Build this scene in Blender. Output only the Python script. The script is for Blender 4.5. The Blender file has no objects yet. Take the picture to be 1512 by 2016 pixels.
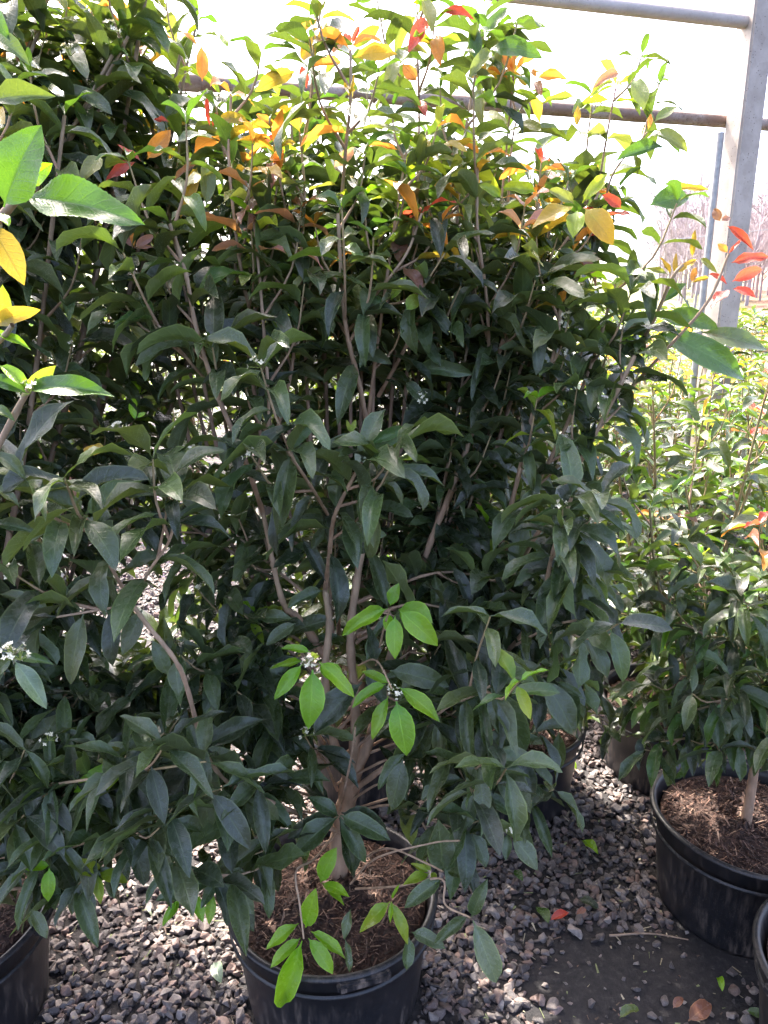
import bpy, bmesh, math, random
import numpy as np
from mathutils import Vector, Matrix

# ------------------------------------------------------------------ camera, sky, sun, exposure
sc = bpy.context.scene
COL = sc.collection
H, PITCH, FPX, IW, IH = 1.55, math.radians(15.4), 1450.0, 1512.0, 2016.0
cam_d = bpy.data.cameras.new('camera'); cam = bpy.data.objects.new('camera', cam_d); COL.objects.link(cam)
cam.location = (0, 0, H); cam.rotation_euler = (math.pi / 2 - PITCH, 0, 0)
cam_d.sensor_fit = 'VERTICAL'; cam_d.sensor_height = 24.0; cam_d.lens = 24.0 * FPX / IH
cam_d.clip_start = 0.02; cam_d.clip_end = 2000
sc.camera = cam
SUN_AZ, SUN_EL = math.radians(-26), math.radians(54)          # azimuth measured from +Y towards +X
sun_dir = Vector((math.sin(SUN_AZ) * math.cos(SUN_EL), math.cos(SUN_AZ) * math.cos(SUN_EL), math.sin(SUN_EL)))
w = bpy.data.worlds.new('World'); sc.world = w; w.use_nodes = True
wn = w.node_tree.nodes; wl = w.node_tree.links; wn.clear()
sky = wn.new('ShaderNodeTexSky'); sky.sky_type = 'NISHITA'; sky.sun_disc = False
sky.sun_elevation = SUN_EL; sky.sun_rotation = SUN_AZ; sky.dust_density = 5.0; sky.air_density = 0.42; sky.ozone_density = 0.15
bgn = wn.new('ShaderNodeBackground'); bgn.inputs[1].default_value = 0.15
wo = wn.new('ShaderNodeOutputWorld'); wl.new(sky.outputs[0], bgn.inputs[0]); wl.new(bgn.outputs[0], wo.inputs[0])
sl = bpy.data.lights.new('sun', 'SUN'); sl.energy = 2.0; sl.angle = math.radians(0.6); sl.color = (1.0, 0.95, 0.87)
so = bpy.data.objects.new('sun', sl); COL.objects.link(so); so.rotation_euler = sun_dir.to_track_quat('Z', 'Y').to_euler()
sc.view_settings.view_transform = 'Standard'; sc.view_settings.look = 'None'
sc.view_settings.exposure = 3.25; sc.view_settings.gamma = 1.0; sc.view_settings.use_curve_mapping = False
sc.render.engine = 'CYCLES'
sc.cycles.max_bounces = 5; sc.cycles.diffuse_bounces = 3; sc.cycles.glossy_bounces = 2; sc.cycles.transmission_bounces = 3
sc.cycles.use_light_tree = False; sc.cycles.use_adaptive_sampling = True; sc.cycles.adaptive_threshold = 0.02
sc.cycles.caustics_reflective = False; sc.cycles.caustics_refractive = False
sc.cycles.use_denoising = True

rng = np.random.default_rng(7)
R = random.Random(11)
CT, ST = math.cos(PITCH), math.sin(PITCH)

def P(px, py, fwd):
    """photo pixel + distance along the ground -> world point"""
    yp = py - IH / 2; dn = yp * CT + FPX * ST; fw = FPX * CT - yp * ST
    return Vector(((px - IW / 2) * fwd / fw, fwd, H - dn * fwd / fw))

def PZ(px, py, z):
    """photo pixel on a level plane of height z"""
    yp = py - IH / 2; dn = yp * CT + FPX * ST; fw = FPX * CT - yp * ST
    return P(px, py, (H - z) * fw / dn)

def project(p):
    x, y, z = p[0], p[1], p[2] - H
    d = y * CT - z * ST; u = z * CT + y * ST
    if d < .05: return (-9999, -9999, d)
    return (IW / 2 + FPX * x / d, IH / 2 - FPX * u / d, d)

# ------------------------------------------------------------------ node helpers
class NT:
    def __init__(s, name):
        s.m = bpy.data.materials.new(name); s.m.use_nodes = True; s.t = s.m.node_tree; s.t.nodes.clear()
        s.out = s.t.nodes.new('ShaderNodeOutputMaterial')
    def n(s, typ, **kw):
        nd = s.t.nodes.new('ShaderNode' + typ)
        for k, v in kw.items():
            if k.startswith('i_'):
                key = k[2:]; key = int(key) if key.isdigit() else key
                s.link(v, nd.inputs[key])
            else: setattr(nd, k, v)
        return nd
    def link(s, v, sock):
        if isinstance(v, bpy.types.NodeSocket): s.t.links.new(v, sock)
        elif isinstance(v, bpy.types.Node): s.t.links.new(v.outputs[0], sock)
        else: sock.default_value = v
    def math(s, op, a, b=0.0, c=0.0, clamp=False):
        nd = s.t.nodes.new('ShaderNodeMath'); nd.operation = op; nd.use_clamp = clamp
        s.link(a, nd.inputs[0]); s.link(b, nd.inputs[1]); s.link(c, nd.inputs[2]); return nd.outputs[0]
    def mix(s, f, a, b, blend='MIX'):
        nd = s.t.nodes.new('ShaderNodeMix'); nd.data_type = 'RGBA'; nd.blend_type = blend; nd.clamp_result = False
        s.link(f, nd.inputs[0]); s.link(a, nd.inputs[6]); s.link(b, nd.inputs[7]); return nd.outputs[2]
    def ramp(s, f, stops):
        nd = s.t.nodes.new('ShaderNodeValToRGB'); s.link(f, nd.inputs[0])
        e = nd.color_ramp.elements
        while len(e) < len(stops): e.new(0.5)
        for q, (p, c) in zip(e, stops):
            q.position = p; q.color = c if len(c) == 4 else (*c, 1)
        return nd.outputs[0]
    def step(s, v, a, b):
        nd = s.t.nodes.new('ShaderNodeMapRange'); nd.interpolation_type = 'SMOOTHSTEP'
        s.link(v, nd.inputs[0]); nd.inputs[1].default_value = a; nd.inputs[2].default_value = b
        return nd.outputs[0]
    def noise(s, vec, scale, detail=3.0, rough=.55):
        nd = s.t.nodes.new('ShaderNodeTexNoise'); s.link(vec, nd.inputs['Vector'])
        nd.inputs['Scale'].default_value = scale; nd.inputs['Detail'].default_value = detail; nd.inputs['Roughness'].default_value = rough
        return nd.outputs[0]
    def pos(s): return s.n('NewGeometry').outputs['Position']
    def scaled(s, vec, sc_):
        nd = s.t.nodes.new('ShaderNodeVectorMath'); nd.operation = 'MULTIPLY'; s.link(vec, nd.inputs[0]); nd.inputs[1].default_value = sc_
        return nd.outputs[0]
    def bsdf(s, **kw):
        nd = s.t.nodes.new('ShaderNodeBsdfPrincipled')
        for k, v in kw.items(): s.link(v, nd.inputs[k.replace('_', ' ')])
        return nd
    def bump(s, h, strength, dist):
        nd = s.t.nodes.new('ShaderNodeBump'); s.link(h, nd.inputs['Height']); nd.inputs['Strength'].default_value = strength; nd.inputs['Distance'].default_value = dist
        return nd.outputs[0]
    def done(s, sh):
        s.link(sh, s.out.inputs[0]); return s.m

def leaf_material():
    t = NT('leaf_surface')
    oi = t.n('ObjectInfo'); at = t.n('Attribute', attribute_name='tint')
    col = t.mix(1.0, oi.outputs['Color'], at.outputs['Color'], 'MULTIPLY')
    youth = t.math('MULTIPLY', oi.outputs['Alpha'], at.outputs['Alpha'])
    uv = t.n('UVMap', uv_map='UVMap'); sp = t.n('SeparateXYZ', i_0=uv.outputs[0])
    au = t.math('ABSOLUTE', t.math('SUBTRACT', t.math('MULTIPLY', sp.outputs[0], 2.0), 1.0)); v = sp.outputs[1]
    q = t.math('SUBTRACT', t.math('MULTIPLY', v, 9.0), t.math('MULTIPLY', t.math('POWER', au, 0.8), 1.5))
    vein = t.math('PINGPONG', q, 0.5)
    vein = t.math('SUBTRACT', 1.0, t.step(vein, 0.0, 0.11))
    vein = t.math('MULTIPLY', vein, t.step(au, 1.0, .75))
    rib = t.math('SUBTRACT', 1.0, t.step(au, 0.02, 0.10))
    pos = t.pos()
    vo = t.n('TexVoronoi', feature='DISTANCE_TO_EDGE', i_Vector=t.scaled(uv.outputs[0], (9, 26, 1)), i_Scale=1.0)
    net = t.math('SUBTRACT', 1.0, t.step(vo.outputs[0], 0.0, 0.10))
    allv = t.math('MAXIMUM', rib, t.math('MULTIPLY', vein, .5))
    marg = t.step(au, .86, .97)
    big = t.noise(pos, 9.0, 1.0)
    blotch = t.noise(pos, 60.0, 2.0)
    c1 = t.mix(1.0, col, t.ramp(big, [(0.3, (.72, .78, .72)), (0.7, (1.25, 1.2, 1.15))]), 'MULTIPLY')
    c1 = t.mix(t.math('MULTIPLY', allv, .7), c1, t.mix(1.0, t.mix(1.0, c1, (1.6, 1.55, 1.3, 1), 'MULTIPLY'), (.04, .05, .025, 1), 'ADD'))
    c1 = t.mix(t.math('MULTIPLY', marg, .7), c1, t.mix(1.0, t.mix(1.0, c1, (1.7, 1.6, 1.2, 1), 'MULTIPLY'), (.06, .07, .03, 1), 'ADD'))
    # residue specks and dust on old leaves
    old = t.math('SUBTRACT', 1.0, youth)
    sv = t.n('TexVoronoi', i_Vector=pos, i_Scale=420.0)
    speck = t.math('MULTIPLY', t.math('SUBTRACT', 1.0, t.step(sv.outputs[0], .10, .30)), t.step(t.noise(pos, 23.0, 1.0), .50, .64))
    dust = t.math('MULTIPLY', t.step(blotch, .48, .80), .16)
    sd = t.math('MULTIPLY', t.math('ADD', t.math('MULTIPLY', speck, .75), dust), old, clamp=True)
    c1 = t.mix(sd, c1, (.25, .28, .27, 1))
    yv = t.math('MULTIPLY', youth, t.math('MULTIPLY', t.step(t.math('ADD', v, t.math('MULTIPLY', blotch, .9)), 1.05, .35), .75))
    c1 = t.mix(yv, c1, t.mix(1.0, c1, (.52, .95, .60, 1), 'MULTIPLY'))
    tipm = t.math('MULTIPLY', t.step(t.math('ADD', v, t.math('MULTIPLY', t.noise(pos, 14.0, 1.0), .5)), 1.26, 1.34), old)
    c1 = t.mix(t.math('MULTIPLY', tipm, .8), c1, (.30, .20, .11, 1))
    back = t.n('NewGeometry').outputs['Backfacing']
    cb = t.mix(1.0, t.mix(1.0, c1, (1.35, 1.35, 1.15, 1), 'MULTIPLY'), (.020, .028, .010, 1), 'ADD')
    base = t.mix(back, c1, cb)
    h = t.math('ADD', t.math('ADD', t.math('MULTIPLY', allv, -1.0), t.math('MULTIPLY', net, -.25)), t.math('MULTIPLY', t.noise(pos, 120.0, 0.0), .8))
    bmp = t.bump(h, .35, .0012)
    rough = t.math('ADD', t.math('ADD', .19, t.math('MULTIPLY', blotch, .16)), t.math('MULTIPLY', back, .12))
    pb = t.bsdf(Base_Color=base, Roughness=rough, Normal=bmp)
    pb.inputs['Specular IOR Level'].default_value = 0.62
    tm = t.mix(1.0, col, (1.9, 2.1, .45, 1), 'MULTIPLY')
    ty = t.mix(1.0, col, (1.35, 1.30, .9, 1), 'MULTIPLY')
    tc = t.mix(youth, tm, ty)
    tc = t.mix(t.math('MULTIPLY', t.math('MAXIMUM', allv, t.math('MULTIPLY', net, .5)), t.math('MULTIPLY', youth, .5)), tc, t.mix(1.0, tc, (.6, .62, .6, 1), 'MULTIPLY'))
    tc = t.mix(t.math('MULTIPLY', net, t.math('MULTIPLY', old, .45)), tc, t.mix(1.0, tc, (1.9, 1.6, 1.2, 1), 'MULTIPLY'))
    tc = t.mix(t.math('MULTIPLY', rib, .6), tc, t.mix(1.0, tc, (.55, .55, .5, 1), 'MULTIPLY'))
    tr = t.n('BsdfTranslucent', i_0=tc, i_Normal=bmp)
    fac = t.math('ADD', .22, t.math('MULTIPLY', youth, .26))
    ms = t.n('MixShader', i_0=fac, i_1=pb, i_2=tr)
    return t.done(ms.outputs[0])

def bark_material():
    t = NT('stem_bark'); at = t.n('Attribute', attribute_name='tint'); pos = t.pos()
    n1 = t.noise(t.scaled(pos, (1, 1, .35)), 60.0, 4.0); n2 = t.noise(pos, 260.0, 2.0)
    c = t.mix(1.0, at.outputs['Color'], t.ramp(n1, [(.25, (.62, .60, .58)), (.75, (1.35, 1.32, 1.3))]), 'MULTIPLY')
    c = t.mix(t.math('MULTIPLY', t.step(n2, .62, .72), .5), c, (.42, .36, .29, 1))
    return t.done(t.bsdf(Base_Color=c, Roughness=.72, Normal=t.bump(t.math('ADD', n1, t.math('MULTIPLY', n2, .4)), .5, .002)))

def pot_material():
    t = NT('black_plastic'); pos = t.pos()
    tc = t.n('TexCoord').outputs['Object']; z = t.n('SeparateXYZ', i_0=tc).outputs[2]
    streak = t.noise(t.scaled(pos, (1, 1, .12)), 75.0, 5.0, .7); cloud = t.noise(pos, 6.0, 4.0)
    grit = t.noise(pos, 330.0, 2.0)
    d = t.math('MULTIPLY', t.step(streak, .44, .74), t.step(cloud, .34, .60))
    d = t.math('MULTIPLY', d, t.ramp(z, [(.0, (1, 1, 1)), (.24, (.25, .25, .25))]))
    d = t.math('ADD', t.math('MULTIPLY', d, 1.5), t.math('MULTIPLY', t.step(grit, .60, .70), .30))
    c = t.mix(d, (.0115, .012, .015, 1), (.15, .115, .095, 1))
    r = t.math('ADD', .30, t.math('MULTIPLY', d, .45)); r = t.math('ADD', r, t.math('MULTIPLY', cloud, .18))
    return t.done(t.bsdf(Base_Color=c, Roughness=r, Normal=t.bump(t.math('ADD', cloud, t.math('MULTIPLY', streak, .15)), .35, .004)))

def soil_material():
    t = NT('bark_soil'); pos = t.pos(); at = t.n('Attribute', attribute_name='tint')
    n = t.noise(pos, 95.0, 5.0, .7); n2 = t.noise(pos, 14.0, 2.0)
    c = t.ramp(n, [(.28, (.014, .008, .006)), (.5, (.055, .028, .020)), (.72, (.12, .066, .046))])
    c = t.mix(1.0, t.mix(1.0, c, t.ramp(n2, [(.3, (.65, .65, .65)), (.7, (1.3, 1.25, 1.2))]), 'MULTIPLY'), at.outputs['Color'], 'MULTIPLY')
    return t.done(t.bsdf(Base_Color=c, Roughness=.9, Normal=t.bump(n, 1.0, .01)))

def chip_material():
    t = NT('bark_chip'); at = t.n('Attribute', attribute_name='tint'); n = t.noise(t.pos(), 240.0, 3.0)
    c = t.mix(1.0, at.outputs['Color'], t.ramp(n, [(.3, (.6, .6, .6)), (.7, (1.3, 1.3, 1.3))]), 'MULTIPLY')
    return t.done(t.bsdf(Base_Color=c, Roughness=.85))

def stone_material():
    t = NT('crushed_stone'); oi = t.n('ObjectInfo'); at = t.n('Attribute', attribute_name='tint'); pos = t.pos()
    col = t.mix(1.0, oi.outputs['Color'], at.outputs['Color'], 'MULTIPLY')
    n = t.noise(pos, 70.0, 5.0, .65); g = t.noise(pos, 420.0, 2.0)
    c = t.mix(1.0, col, t.ramp(n, [(.28, (.55, .55, .57)), (.72, (1.45, 1.4, 1.36))]), 'MULTIPLY')
    c = t.mix(t.math('MULTIPLY', t.step(g, .58, .70), .30), c, (.34, .31, .29, 1))
    return t.done(t.bsdf(Base_Color=c, Roughness=t.math('ADD', .42, t.math('MULTIPLY', n, .4)), Normal=t.bump(t.math('ADD', n, t.math('MULTIPLY', g, .35)), .7, .004)))

def ground_material():
    t = NT('ground_surface'); pos = t.pos(); s = t.n('SeparateXYZ', i_0=pos); y = s.outputs[1]
    n = t.noise(pos, 55.0, 6.0, .7); n2 = t.noise(pos, 5.0, 3.0)
    near = t.ramp(n, [(.3, (.010, .009, .010)), (.55, (.028, .024, .024)), (.75, (.075, .064, .060))])
    vo = t.n('TexVoronoi', i_Vector=pos, i_Scale=42.0); ve = t.n('TexVoronoi', feature='DISTANCE_TO_EDGE', i_Vector=pos, i_Scale=42.0)
    peb = t.mix(t.step(ve.outputs[0], .0, .12), (.012, .011, .011, 1), t.mix(.35, t.ramp(t.noise(pos, 60.0), [(.3, (.09, .08, .078)), (.7, (.24, .215, .20))]), t.mix(1.0, vo.outputs[1], (.3, .26, .24, 1), 'MULTIPLY')))
    c = t.mix(t.step(y, 3.3, 4.6), near, peb)
    g = t.ramp(t.noise(pos, .22, 5.0, .6), [(.3, (.085, .125, .035)), (.55, (.15, .17, .06)), (.72, (.28, .22, .12))])
    g = t.mix(1.0, g, t.ramp(t.noise(t.scaled(pos, (1, 3, 1)), 2.2, 4.0), [(.3, (.75, .75, .75)), (.7, (1.2, 1.2, 1.2))]), 'MULTIPLY')
    x = s.outputs[0]
    clay = t.math('MULTIPLY', t.step(t.math('SUBTRACT', x, t.math('MULTIPLY', y, .475)), -2.0, 2.0), t.step(y, 34.0, 44.0))
    g = t.mix(clay, g, t.ramp(t.noise(pos, .8, 4.0), [(.3, (.24, .10, .06)), (.7, (.40, .24, .16))]))
    c = t.mix(t.step(y, 13.0, 15.0), c, g)
    hh = t.math('ADD', t.math('MULTIPLY', n, .6), t.math('MULTIPLY', t.step(ve.outputs[0], 0, .2), t.step(y, 3.0, 4.5)))
    return t.done(t.bsdf(Base_Color=c, Roughness=.85, Normal=t.bump(hh, .9, .012)))

def plain(name, c, rough=.6, metal=0.0, var=.25, scale=40.0):
    t = NT(name); n = t.noise(t.pos(), scale, 4.0)
    cc = t.mix(1.0, (*c, 1), t.ramp(n, [(.25, (1 - var,) * 3), (.75, (1 + var,) * 3)]), 'MULTIPLY')
    return t.done(t.bsdf(Base_Color=cc, Roughness=rough, Metallic=metal, Normal=t.bump(n, .25, .003)))

def post_material():
    t = NT('spangled_steel'); pos = t.pos()
    v = t.n('TexVoronoi', i_Vector=t.scaled(pos, (1, 1, .6)), i_Scale=22.0)
    n = t.noise(pos, 10.0, 5.0, .65); pit = t.n('TexVoronoi', i_Vector=pos, i_Scale=75.0)
    c = t.mix(.22, t.ramp(n, [(.3, (.33, .275, .235)), (.7, (.50, .43, .38))]), t.ramp(t.n('SeparateXYZ', i_0=v.outputs[1]).outputs[0], [(0, (.28, .235, .20)), (1, (.54, .47, .42))]))
    dots = t.math('MULTIPLY', t.math('SUBTRACT', 1.0, t.step(pit.outputs[0], .14, .26)), t.step(t.noise(pos, 17.0), .46, .58))
    c = t.mix(t.math('MULTIPLY', dots, .8), c, (.09, .075, .07, 1))
    return t.done(t.bsdf(Base_Color=c, Roughness=.62, Metallic=.12, Normal=t.bump(n, .2, .004)))

def pipe_material(name, a, b, rust):
    t = NT(name); pos = t.pos(); n = t.noise(t.scaled(pos, (.5, 1, 1)), 9.0, 6.0, .7); n2 = t.noise(pos, 90.0, 3.0)
    c = t.mix(t.step(n, .38, .66), (*a, 1), (*b, 1))
    c = t.mix(t.math('MULTIPLY', t.step(n2, .55, .70), rust), c, (.10, .055, .035, 1))
    return t.done(t.bsdf(Base_Color=c, Roughness=.6, Metallic=.1, Normal=t.bump(n2, .25, .003)))

M = dict(leaf=leaf_material(), bark=bark_material(), pot=pot_material(), soil=soil_material(), chip=chip_material(), stone=stone_material(),
         ground=ground_material(), post=post_material(),
         pipe_pale=pipe_material('pale_pipe', (.44, .38, .345), (.54, .48, .45), .2),
         pipe_rust=pipe_material('rusty_pipe', (.22, .135, .095), (.40, .33, .29), .7),
         conduit=plain('grey_conduit', (.34, .33, .33), .45, .3), wire=plain('wire_metal', (.28, .32, .36), .5, .2),
         flower=plain('cream_petal', (.82, .76, .55), .6, 0, .1), fence=plain('weathered_wood', (.16, .12, .10), .85),
         tree=plain('hazed_bark', (.38, .32, .34), .9, 0, .3, 1.5), petiole=plain('flower_stalk', (.30, .36, .08), .6))  # tree bark colour lightened to imitate haze over the far wood

# ------------------------------------------------------------------ mesh helpers
def mesh_np(name, V, F, uv=None, tint=None, smooth=True):
    """V (n,3); F (m,4) quads or (m,3) tris; uv / tint per vertex"""
    me = bpy.data.meshes.new(name); V = np.asarray(V, np.float32); F = np.asarray(F, np.int32)
    k = F.shape[1]
    me.vertices.add(len(V)); me.vertices.foreach_set('co', V.ravel())
    me.loops.add(F.size); me.loops.foreach_set('vertex_index', F.ravel())
    me.polygons.add(len(F)); me.polygons.foreach_set('loop_start', np.arange(0, F.size, k, dtype=np.int32))
    me.polygons.foreach_set('use_smooth', np.full(len(F), smooth))
    if uv is not None:
        l = me.uv_layers.new(name='UVMap'); l.data.foreach_set('uv', np.asarray(uv, np.float32)[F.ravel()].ravel())
    if tint is not None:
        a = me.attributes.new('tint', 'FLOAT_COLOR', 'POINT')
        tt = np.asarray(tint, np.float32)
        if tt.ndim == 1: tt = np.tile(tt, (len(V), 1))
        if tt.shape[1] == 3: tt = np.hstack([tt, np.ones((len(V), 1), np.float32)])
        a.data.foreach_set('color', tt.ravel())
    me.update(); me.validate(); return me

def add(name, me, mat=None, parent=None, loc=None):
    o = bpy.data.objects.new(name, me); COL.objects.link(o)
    if mat is not None and me is not None and not me.materials: me.materials.append(mat)
    if parent is not None: o.parent = parent
    if loc is not None: o.location = loc
    return o

def empty(name, loc):
    o = bpy.data.objects.new(name, None); COL.objects.link(o); o.location = loc; o.empty_display_size = .1; return o

def tag(o, label=None, cat=None, group=None, kind=None):
    if label: o['label'] = label
    if cat: o['category'] = cat
    if group: o['group'] = group
    if kind: o['kind'] = kind
    return o

class Geo:
    """collects quads with a tint"""
    def __init__(s): s.V, s.F, s.T, s.n = [], [], [], 0
    def put(s, V, F, tint):
        V = np.asarray(V, np.float32); s.V.append(V); s.F.append(np.asarray(F, np.int32) + s.n)
        T = np.asarray(tint, np.float32)
        s.T.append(np.tile(T, (len(V), 1)) if T.ndim == 1 else T); s.n += len(V)
    def mesh(s, name, smooth=True): return mesh_np(name, np.vstack(s.V), np.vstack(s.F), None, np.vstack(s.T), smooth)

def tube(pts, rad, sides=6):
    pts = np.asarray([tuple(p) for p in pts], float); rad = np.asarray(rad, float); n = len(pts)
    tg = np.gradient(pts, axis=0); tg /= np.linalg.norm(tg, axis=1)[:, None] + 1e-9
    ref = np.array([.31, .83, .12]); a = np.cross(tg, ref); a /= np.linalg.norm(a, axis=1)[:, None] + 1e-9; b = np.cross(tg, a)
    th = np.linspace(0, 2 * np.pi, sides, endpoint=False)
    V = pts[:, None, :] + rad[:, None, None] * (np.cos(th)[None, :, None] * a[:, None, :] + np.sin(th)[None, :, None] * b[:, None, :])
    i = np.arange(n - 1)[:, None]; j = np.arange(sides)[None, :]; j2 = (j + 1) % sides
    F = np.stack([i * sides + j, i * sides + j2, (i + 1) * sides + j2, (i + 1) * sides + j], -1).reshape(-1, 4)
    return V.reshape(-1, 3), F

def lathe(prof, sides=48):
    prof = np.asarray(prof, float); th = np.linspace(0, 2 * np.pi, sides, endpoint=False)
    V = np.stack([prof[:, None, 0] * np.cos(th), prof[:, None, 0] * np.sin(th), np.repeat(prof[:, None, 1], sides, 1)], -1).reshape(-1, 3)
    n = len(prof); i = np.arange(n - 1)[:, None]; j = np.arange(sides)[None, :]; j2 = (j + 1) % sides
    F = np.stack([i * sides + j, i * sides + j2, (i + 1) * sides + j2, (i + 1) * sides + j], -1).reshape(-1, 4)
    return V, F

def smooth_path(pts, n):
    """Catmull-Rom through world points"""
    p = np.asarray([tuple(q) for q in pts], float)
    if len(p) == 2: return p[0] + (p[1] - p[0]) * np.linspace(0, 1, n)[:, None]
    q = np.vstack([2 * p[0] - p[1], p, 2 * p[-1] - p[-2]]); t = np.linspace(0, len(p) - 1 - 1e-6, n); k = t.astype(int); f = (t - k)[:, None]
    a, b, c, d = q[k], q[k + 1], q[k + 2], q[k + 3]
    return .5 * (2 * b + (c - a) * f + (2 * a - 5 * b + 4 * c - d) * f ** 2 + (3 * b - a - 3 * c + d) * f ** 3)

# ------------------------------------------------------------------ leaves
SR = {3: (np.array([0, .07, .16, .30, .46, .62, .77, .90, 1.0]), np.array([-1, -.5, 0, .5, 1.0])),
      2: (np.array([0, .09, .24, .45, .66, .85, 1.0]), np.array([-1, 0, 1.0])),
      1: (np.array([0, .12, .45, .78, 1.0]), np.array([-1, 0, 1.0])),
      4: (np.concatenate([[0, .05], np.linspace(.07, 1, 60)]), np.linspace(-1, 1, 13))}
def leaf_width(s):
    u = np.clip((s - .06) / .94, 0, 1); w = (u ** .75) * ((1 - u) ** 1.03) / .2945
    return np.maximum(np.clip(w, 0, 1.0), np.where(s < .12, .05, .006))
def leaf_template(lod, bend, fold, wave, ph, twist=0.0, serr=0.0):
    s, c = SR[lod]; W = leaf_width(s) * .5
    if serr: W = W * (1 + serr * (np.abs(((s * 26) % 1.0) - .35)) * (s > .2) * (s < .97))
    fine = np.linspace(0, 1, 80); ang = bend * (.5 - fine ** 1.1)
    yy = np.concatenate([[0], np.cumsum(np.cos(ang[:-1]))]); zz = np.concatenate([[0], np.cumsum(np.sin(ang[:-1]))])
    L = math.hypot(yy[-1], zz[-1]); a0 = math.atan2(zz[-1], yy[-1]); ca, sa = math.cos(-a0), math.sin(-a0)
    yr, zr = (yy * ca - zz * sa) / L, (yy * sa + zz * ca) / L
    cy, cz = np.interp(s, fine, yr), np.interp(s, fine, zr)
    dy, dz = np.gradient(cy, s), np.gradient(cz, s); ln = np.hypot(dy, dz); ny, nz = -dz / ln, dy / ln
    Wm, Cm = np.meshgrid(W, c, indexing='ij'); Sm = np.repeat(s[:, None], len(c), 1)
    x = Cm * Wm * math.cos(fold)
    up = np.abs(Cm) * Wm * math.sin(fold) * .38 + wave * .05 * np.sin(2 * np.pi * (1.7 * Sm) + ph + np.where(Cm < 0, 1.9, 0)) * np.abs(Cm) ** 1.5 * np.minimum(1, Wm * 4)
    up = up + twist * Cm * Wm * Sm * .38
    V = np.stack([x, cy[:, None] + ny[:, None] * up, cz[:, None] + nz[:, None] * up], -1).reshape(-1, 3)
    n, m = len(s), len(c); i = np.arange(n - 1)[:, None]; j = np.arange(m - 1)[None, :]
    F = np.stack([i * m + j, i * m + j + 1, (i + 1) * m + j + 1, (i + 1) * m + j], -1).reshape(-1, 4)
    uv = np.stack([np.tile((c + 1) / 2, n), np.repeat(s, m)], -1)
    return V, F, uv
NV = 36
TPL = {l: [] for l in (1, 2, 3)}; VBEND = []
for k in range(NV):
    bend = .15 + 1.75 * k / (NV - 1); VBEND.append(bend)
    prm = (bend, R.uniform(.25, .75), R.uniform(.3, 1.3), R.uniform(0, 6.28), R.uniform(-.9, .9))
    for l in (1, 2, 3): TPL[l].append(leaf_template(l, *prm))
LEAF_ME = []
for k in range(NV):
    me = mesh_np('leaf_%02d' % k, TPL[3][k][0], TPL[3][k][1], TPL[3][k][2], (1, 1, 1, 1)); me.materials.append(M['leaf']); LEAF_ME.append(me)
LEAF_SERR = []
for k in range(4):
    a = leaf_template(4, (.3, .6, .9, 1.2)[k], .45, .8, k * 1.7, .3, .12)
    me = mesh_np('leaf_toothed_%d' % k, *a, (1, 1, 1, 1)); me.materials.append(M['leaf']); LEAF_SERR.append(me)

def variant(bend): return int(np.clip(round((bend - .15) / 1.75 * (NV - 1) + R.uniform(-2.5, 2.5)), 0, NV - 1))
PAL = {'g': (.072, .102, .042, 0), 'd': (.037, .052, .028, 0), 'l': (.20, .37, .018, .65), 'G': (.070, .130, .034, .22), 'y': (.44, .29, .035, 1), 'k': (.27, .35, .035, .85),  # G is the mature green brightened to stand for sunlit leaves
       'o': (.66, .26, .05, 1), 'r': (.52, .075, .055, .9), 'b': (.30, .13, .10, .5), 'v': (.19, .21, .07, .45), 'p': (.44, .22, .20, .6), 'w': (.20, .25, .18, .1)}
def tone(c, v=.18):
    a = PAL[c]; f = 1 + R.uniform(-v, v); return (a[0] * f * (1 + R.uniform(-.1, .1)), a[1] * f, a[2] * f * (1 + R.uniform(-.1, .1)), a[3])

class Leaf:
    __slots__ = ('B', 'm', 'L', 'W', 'k', 'col', 'pri', 'serr')
def frame(B, T, nrm):
    y = (T - B); L = y.length; y = y / L; z = nrm - y * nrm.dot(y)
    if z.length < .05: z = Vector((0, -1, .3)) - y * Vector((0, -1, .3)).dot(y)
    z.normalize(); x = y.cross(z)
    return Matrix((x, y, z)).transposed(), L

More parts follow.
